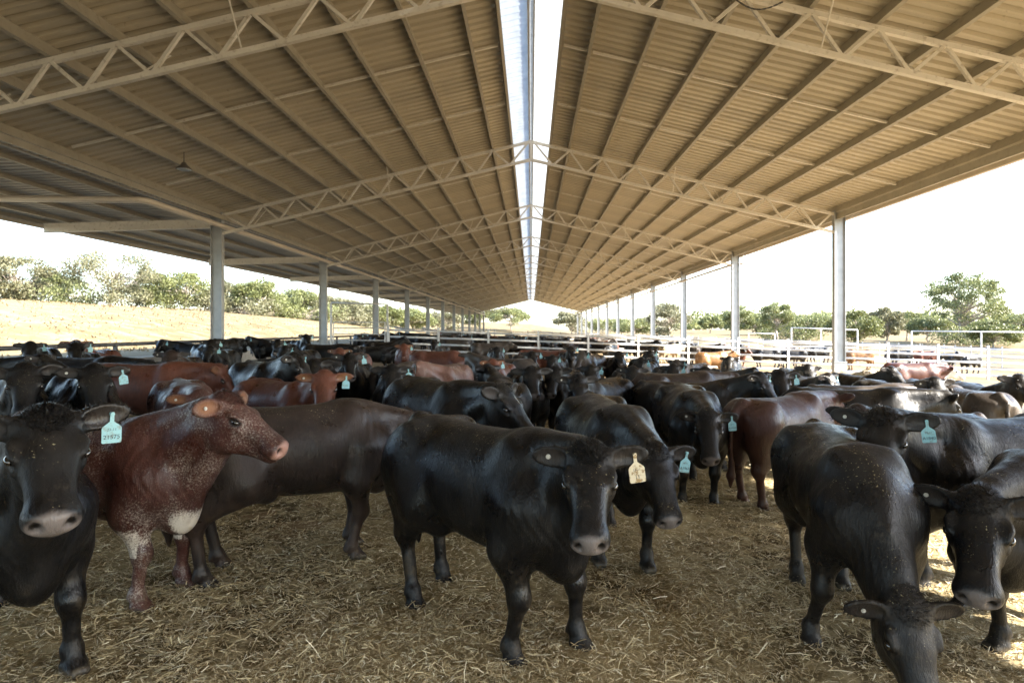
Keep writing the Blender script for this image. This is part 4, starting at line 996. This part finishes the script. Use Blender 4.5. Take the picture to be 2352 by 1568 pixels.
# x, y, heading, scale, coat, pose, label, blue tag, white button
HERD = [
 (2.55, 6.25, 35, 1.0, 'maroon', 'low', 'maroon brown cow seen from behind, right of the cow tagged A1910', 0, 0),
 (3.55, 5.45, -165, .98, 'browny', 'left', 'brown-black cow with thick forelock, face above the grazing cow', 1, 1),
 (-9.14, 11.34, -60, 1.0, 'black', 'ahead', 'black cow at the left edge beside the feed bunk rail', 1, 0),
 (-8.18, 11.44, -75, 1.0, 'darkred', 'high', 'red-brown cow facing camera before the bunk rail at far left', 1, 1),
 (-6.75, 7.20, 0, 1.0, 'black', 'out', 'black cow with pale muzzle stretched out to the right, far left', 0, 1),
 (-6.10, 8.30, -5, 1.0, 'black', 'level', 'black cow side-on walking right with lowered head, left of the herd', 0, 0),
 (-9.50, 17.2, 180, .95, 'black', 'left_far', 'black cow standing side-on by the bunk rail, head turned to camera', 1, 1),
 (-4.83, 5.59, -40, 1.0, 'black', 'ahead2', 'black cow facing camera, leftmost of the pair behind the roan cow', 0, 1),
 (-4.34, 5.93, -50, 1.0, 'black', 'ahead', 'black cow with large blue tag, right one of the pair behind the roan cow', 1, 1),
 (-4.71, 7.38, 0, 1.0, 'darkred', 'low', 'red-brown back showing behind the pair of black faces at left', 0, 0),
 (-9.60, 19.2, 85, 1.0, 'black', 'low', 'black cow seen from behind at the foot of the first left column', 0, 0),
 (-8.80, 21.0, 190, 1.0, 'black', 'left', 'black cow facing left just behind the first left column', 1, 0),
 (-6.69, 16.56, -80, 1.0, 'black', 'ahead', 'black cow facing camera in front of the side-on cow near the gateway', 1, 1),
 (-7.54, 19.94, -60, 1.0, 'black', 'high', 'black cow with raised head between the first two left columns', 1, 1),
 (-5.90, 17.5, 0, 1.0, 'black', 'level', 'bulky black cow side-on facing right near the gateway', 0, 0),
 (-5.50, 22.5, 10, 1.0, 'black', 'high', 'black cow farthest back by the yard gate', 0, 0),
 (-4.01, 10.88, 195, 1.0, 'black', 'level', 'black cow with pale muzzle lowered towards the left', 1, 0),
 (-5.00, 13.28, -90, 1.0, 'black', 'ahead2', 'black cow with lowered face behind the pale-muzzled one', 1, 0),
 (-3.47, 7.87, -50, 1.04, 'black', 'left', 'grey-faced black cow left of the red cow facing camera', 1, 1),
 (-3.14, 8.87, -70, 1.0, 'black', 'ahead2', 'black cow whose head shows over the red cow\'s back', 0, 1),
 (-3.80, 12.98, -90, 1.0, 'darkred', 'ahead', 'dark red cow facing camera among black ones, left of centre', 1, 1),
 (-2.75, 9.48, -80, 1.0, 'black', 'high', 'black cow with upright blue tag behind the red cow\'s ear', 1, 1),
 (-2.12, 9.76, 80, 1.0, 'grey', 'low', 'greyish black cow turned away, behind the red cow', 0, 0),
 (-5.30, 20.5, 10, .92, 'black', 'out', 'small black cow standing side-on before the gateway frame', 0, 0),
 (-2.65, 6.50, -35, 1.0, 'red', 'right', 'bright red cow facing camera with pink muzzle', 1, 1),
 (-1.86, 8.35, -80, 1.0, 'black', 'ahead', 'black cow hidden up to its face beside the bright red cow', 1, 0),
 (-3.49, 16.86, -80, 1.0, 'red', 'ahead', 'red cow facing camera left of the long dark red cow', 1, 0),
 (-2.30, 15.2, -8, 1.05, 'darkred', 'feed', 'long dark red cow side-on in the middle of the herd', 0, 0),
 (-1.35, 9.90, -100, 1.0, 'pinkroan', 'right_far', 'pale roan cow with its head turned aside', 1, 0),
 (-.63, 11.46, -100, 1.0, 'red', 'left', 'red cow with curly poll and upright ear, middle of the herd', 1, 1),
 (-1.80, 25.0, 0, 1.0, 'grey', 'out', 'dusty black cow side-on against the middle of the cross fence', 0, 0),
 (-.60, 13.0, 160, 1.0, 'grey', 'right_far', 'greyish cow turned away with curled neck, centre of the herd', 0, 0),
 (-.14, 14.66, -80, 1.0, 'black', 'ahead', 'black cow facing camera, dead centre below the skylight', 1, 0),
 (.60, 14.47, -97, 1.0, 'black', 'ahead2', 'black cow facing camera just right of the dead centre one', 1, 1),
 (.63, 20.0, 170, 1.0, 'red', 'low', 'red cow mostly hidden behind black faces near the fence', 0, 0),
 (1.10, 18.08, -90, 1.0, 'black', 'high', 'black cow with raised ears in front of the fence, right of the hidden red one', 1, 0),
 (1.58, 15.82, -110, 1.0, 'grey', 'ahead2', 'greyish round-backed cow just right of the shed centre line', 1, 0),
 (-.35, 7.50, 100, 1.0, 'black', 'left', 'black cow facing away behind the big side-on black cow', 0, 0),
 (-.07, 8.79, -85, 1.0, 'black', 'ahead', 'black cow with shiny muzzle, left one of three close faces in the middle', 0, 0),
 (.51, 9.26, -100, 1.0, 'black', 'ahead2', 'black cow with bowed head, middle one of three close faces', 0, 1),
 (.90, 7.85, -120, 1.0, 'black', 'left', 'black cow with one ear raised, right one of three close faces', 0, 1),
 (2.21, 15.86, -95, 1.0, 'black', 'high', 'black cow with head held high in front of the right fence panels', 1, 0),
 (1.00, 10.88, -90, 1.0, 'black', 'ahead2', 'black cow with blue tag behind the raised-ear cow', 1, 0),
 (1.64, 10.28, -95, 1.0, 'black', 'ahead', 'black cow facing camera left of the broad dark side-on body', 0, 1),
 (2.46, 13.10, -100, 1.0, 'black', 'right', 'black cow with turned head midway between fence and broad dark body', 1, 0),
 (2.74, 15.08, -90, 1.0, 'black', 'left', 'black cow near the fence with bright blue tag, left of the grey-backed one', 1, 0),
 (3.69, 13.83, -130, 1.0, 'grey', 'ahead', 'cow with sunlit grey back left of the tan one', 1, 0),
 (2.54, 11.34, -95, 1.0, 'black', 'ahead2', 'black cow with sunlit shoulders left of the tan one\'s feet', 1, 0),
 (3.13, 10.75, -110, 1.0, 'black', 'ahead', 'black cow facing camera directly below the tan cow', 0, 1),
 (3.83, 11.43, -100, 1.0, 'black', 'left_far', 'black cow with head turned right, below the second right column', 1, 0),
 (7.40, 25.0, 10, .95, 'tan', 'out', 'tan cow standing sunlit before the yard fence', 0, 0),
 (2.09, 8.67, 20, 1.04, 'browny', 'level', 'broad dark side-on cow behind the cow tagged A1910', 0, 0),
 (2.01, 7.82, -15, 1.0, 'black', 'right', 'black cow facing camera above the maroon cow\'s back', 1, 1),
 (3.43, 8.90, -100, 1.0, 'black', 'ahead', 'black cow with blue tag right of the face above the maroon back', 1, 0),
 (4.99, 11.68, -95, 1.0, 'black', 'ahead', 'black sunlit face left of the first right column\'s foot', 0, 0),
 (4.43, 9.86, -100, 1.0, 'black', 'left', 'black head turned right at the first right column\'s foot', 1, 0),
 (6.59, 12.56, -100, 1.0, 'cream', 'left', 'cream cow right of the first right column\'s foot', 0, 0),
 (5.91, 11.09, -80, 1.0, 'black', 'high', 'curly black head raised below the red and white cow', 0, 0),
 (6.60, 10.35, -110, 1.0, 'black', 'ahead2', 'curly black sunlit face nearest below the white-faced cow', 0, 0),
 (4.19, 7.75, 0, 1.0, 'grey', 'low', 'long sunlit grey-brown back at right', 0, 0),
 (3.74, 7.12, -12, 1.0, 'black', 'low', 'long black back in front of the sunlit grey-brown one', 1, 0),
 (5.03, 8.56, -85, 1.0, 'black', 'ahead2', 'black lowered face with spread ears left of the sunlit rump', 0, 1),
 (5.67, 7.93, 85, 1.0, 'grey', 'low', 'sunlit grey-brown cow seen from behind at right', 0, 0),
 (6.56, 8.91, -100, 1.0, 'black', 'high', 'black cow at the right edge behind the sunlit rump', 1, 0),
 (-7.30, 9.90, -60, 1.0, 'black', 'high', 'black face looking over the side-on walker at left', 1, 0),
 (-5.85, 10.2, -70, 1.0, 'browny', 'ahead', 'brown-black face left of the pale-muzzled black cow', 0, 1),
 (-6.60, 13.0, -75, 1.0, 'black', 'ahead2', 'black face midway between the bunk rail and the dark red face', 1, 0),
 (-8.00, 15.0, -55, 1.0, 'black', 'ahead', 'black face in front of the first left column', 1, 1),
 (-3.10, 20.6, -95, 1.0, 'black', 'high', 'black face before the cross fence, left of the long dark red cow', 1, 0),
 (-1.05, 18.3, -85, 1.0, 'black', 'ahead', 'black face above the long dark red cow\'s head', 1, 1),
 (3.60, 18.4, -100, 1.0, 'black', 'ahead2', 'black face before the right fence panels, left of the tan cow', 1, 0),
 (5.30, 16.2, -110, 1.0, 'black', 'ahead', 'black face in the sun below the tan cow\'s head', 0, 0),
]
for x, y, hd, s, coat, pose, lab, bl, bu in HERD:
    cow(x, y, hd, s*(.91 if y < 9 else .88), coat, P(pose, y < 9.5) if y < 9.5 else body(pose+'_far', .021, **POSE[pose]), lab, 'cattle in the front pen', bool(bl), bool(bu))
cow(-3.33, 5.87, -54, .92, 'roan', body('V', .0145, white=face_marks, fur=12000, neck_el=14, head_pitch=60, head_yaw=-2), 'roan cow with white V marks on its forehead', 'cattle in the front pen', blue=False)
cow(-.91, 6.00, -49, .95, 'black', body('AM', .0135, fur=16000, neck_yaw=4, neck_el=16, head_yaw=22, head_pitch=46, head_scale=1.08, wide=1.08, ear=(.2, .2)), 'big black cow behind the front centre cow, head in three-quarter profile', 'cattle in the front pen', blue=False, button=False)
cow(10.6, 17.0, 0, .95, 'hereford', body('HF', .02, white=hereford_marks, neck_yaw=-6, neck_el=6, head_yaw=-14, head_pitch=40), 'red cow with white face in the sun by the right fence', 'cattle in the front pen', button=False)
# cattle in the yards behind the cross fence
OUT = [
 (12.9, 33.4, 180, 1.0, 'black', 'level', 'black cow side-on behind the fence, left one of two beside the first right column'),
 (14.6, 33.9, 175, 1.0, 'black', 'low', 'black cow behind the fence right beside the first right column'),
 (15.4, 36.5, 5, 1.0, 'grey', 'feed', 'tan-grey cow grazing behind the fence left of the first right column'),
 (18.5, 34.4, 180, 1.05, 'tan', 'feed', 'orange-brown cow feeding behind the fence right of the first right column'),
 (25.2, 35.0, 200, 1.0, 'black', 'right', 'black cow standing alone behind the right fence panels'),
 (26.2, 40.5, 180, 1.0, 'darkred', 'low', 'brown cow farther back between the red and white cow and the lone black one'),
 (24.3, 40.0, 180, 1.0, 'black', 'low', 'black cow farther back above the red and white cow'),
 (27.4, 39.0, 170, 1.0, 'black', 'low', 'black cow partly hidden behind the lone black one'),
 (10.7, 33.2, -60, 1.0, 'black', 'ahead', 'black cow behind the fence at the second right column'),
 (16.8, 40.5, 0, 1.0, 'cream', 'level', 'cream cow in the second yard behind the tan one'),
 (19.8, 42.0, 190, 1.0, 'black', 'level', 'black cow in the second yard left of the gateway frame'),
 (13.4, 41.0, 20, 1.0, 'pinkroan', 'level', 'pale roan cow in the second yard'),
]
for x, y, hd, s, coat, pose, lab in OUT:
    cow(x, y, hd, s*.93, coat, body(pose+'_far', .021, **POSE[pose]), lab, 'cattle in the yards outside', False, False)
placed = []; r = np.random.default_rng(21); cnt = {}
rows = [(31.2, 38, 34), (38, 45.2, 16), (47.0, 63, 22)]
FAR_NAME = {'black': 'black cow', 'browny': 'brown-black cow', 'red': 'red cow', 'grey': 'dusty grey cow', 'cream': 'cream cow', 'tan': 'brown cow'}
def far_label(coat, x, y):
    row = 'close behind the cross fence' if y < 34.5 else 'deeper in the pen behind the cross fence' if y < 46 else 'beyond the second cross fence'
    side = 'near the left columns' if x < -5.5 else 'left of the skylight line' if x < -.5 else 'right of the skylight line' if x < 5 else 'near the right columns'
    return FAR_NAME[coat] + ' ' + row + ', ' + side
for y0, y1, n in rows:
    k = 0; tries = 0
    while k < n and tries < 4000:
        tries += 1; x = r.uniform(-9.6, 11.2 if y0 < 46 else 9.5); y = r.uniform(y0, y1)
        hd = r.choice([0, 180, -90, -70, -110, 90, 20, 160]) + r.normal(0, 8)
        if y < 32.4 and abs(math.sin(RAD(hd))) > .4: y += .9
        d = np.array((math.cos(RAD(hd)), math.sin(RAD(hd)))); pts = np.array([np.array((x, y)) + o*d for o in (-.5, 0, .5, 1.0)])
        if pts[:, 1].min() < 30.3 or pts[:, 0].min() < -10 or (abs(pts[:, 1] - 46) < .45).any(): continue
        if (np.abs(pts[:, 0] - XR) < .5).any() and (np.abs(pts[:, 1] - YT[5]) < .5).any(): continue
        if any(np.sqrt(((pts[:, None]-q[None])**2).sum(-1)).min() < .55 for q in placed): continue
        placed.append(pts); k += 1
        coat = r.choice(['black', 'black', 'black', 'black', 'browny', 'red', 'grey', 'cream', 'tan'], p=[.2, .2, .2, .15, .08, .06, .05, .03, .03])
        pose = r.choice(['ahead', 'level', 'low', 'high', 'left', 'right', 'out'])
        cow(x, y, hd, r.uniform(.86, .97), coat, body(pose+'_far', .021, **POSE[pose]), far_label(coat, x, y), 'cattle crowded behind the cross fence', r.uniform() < .5, False)
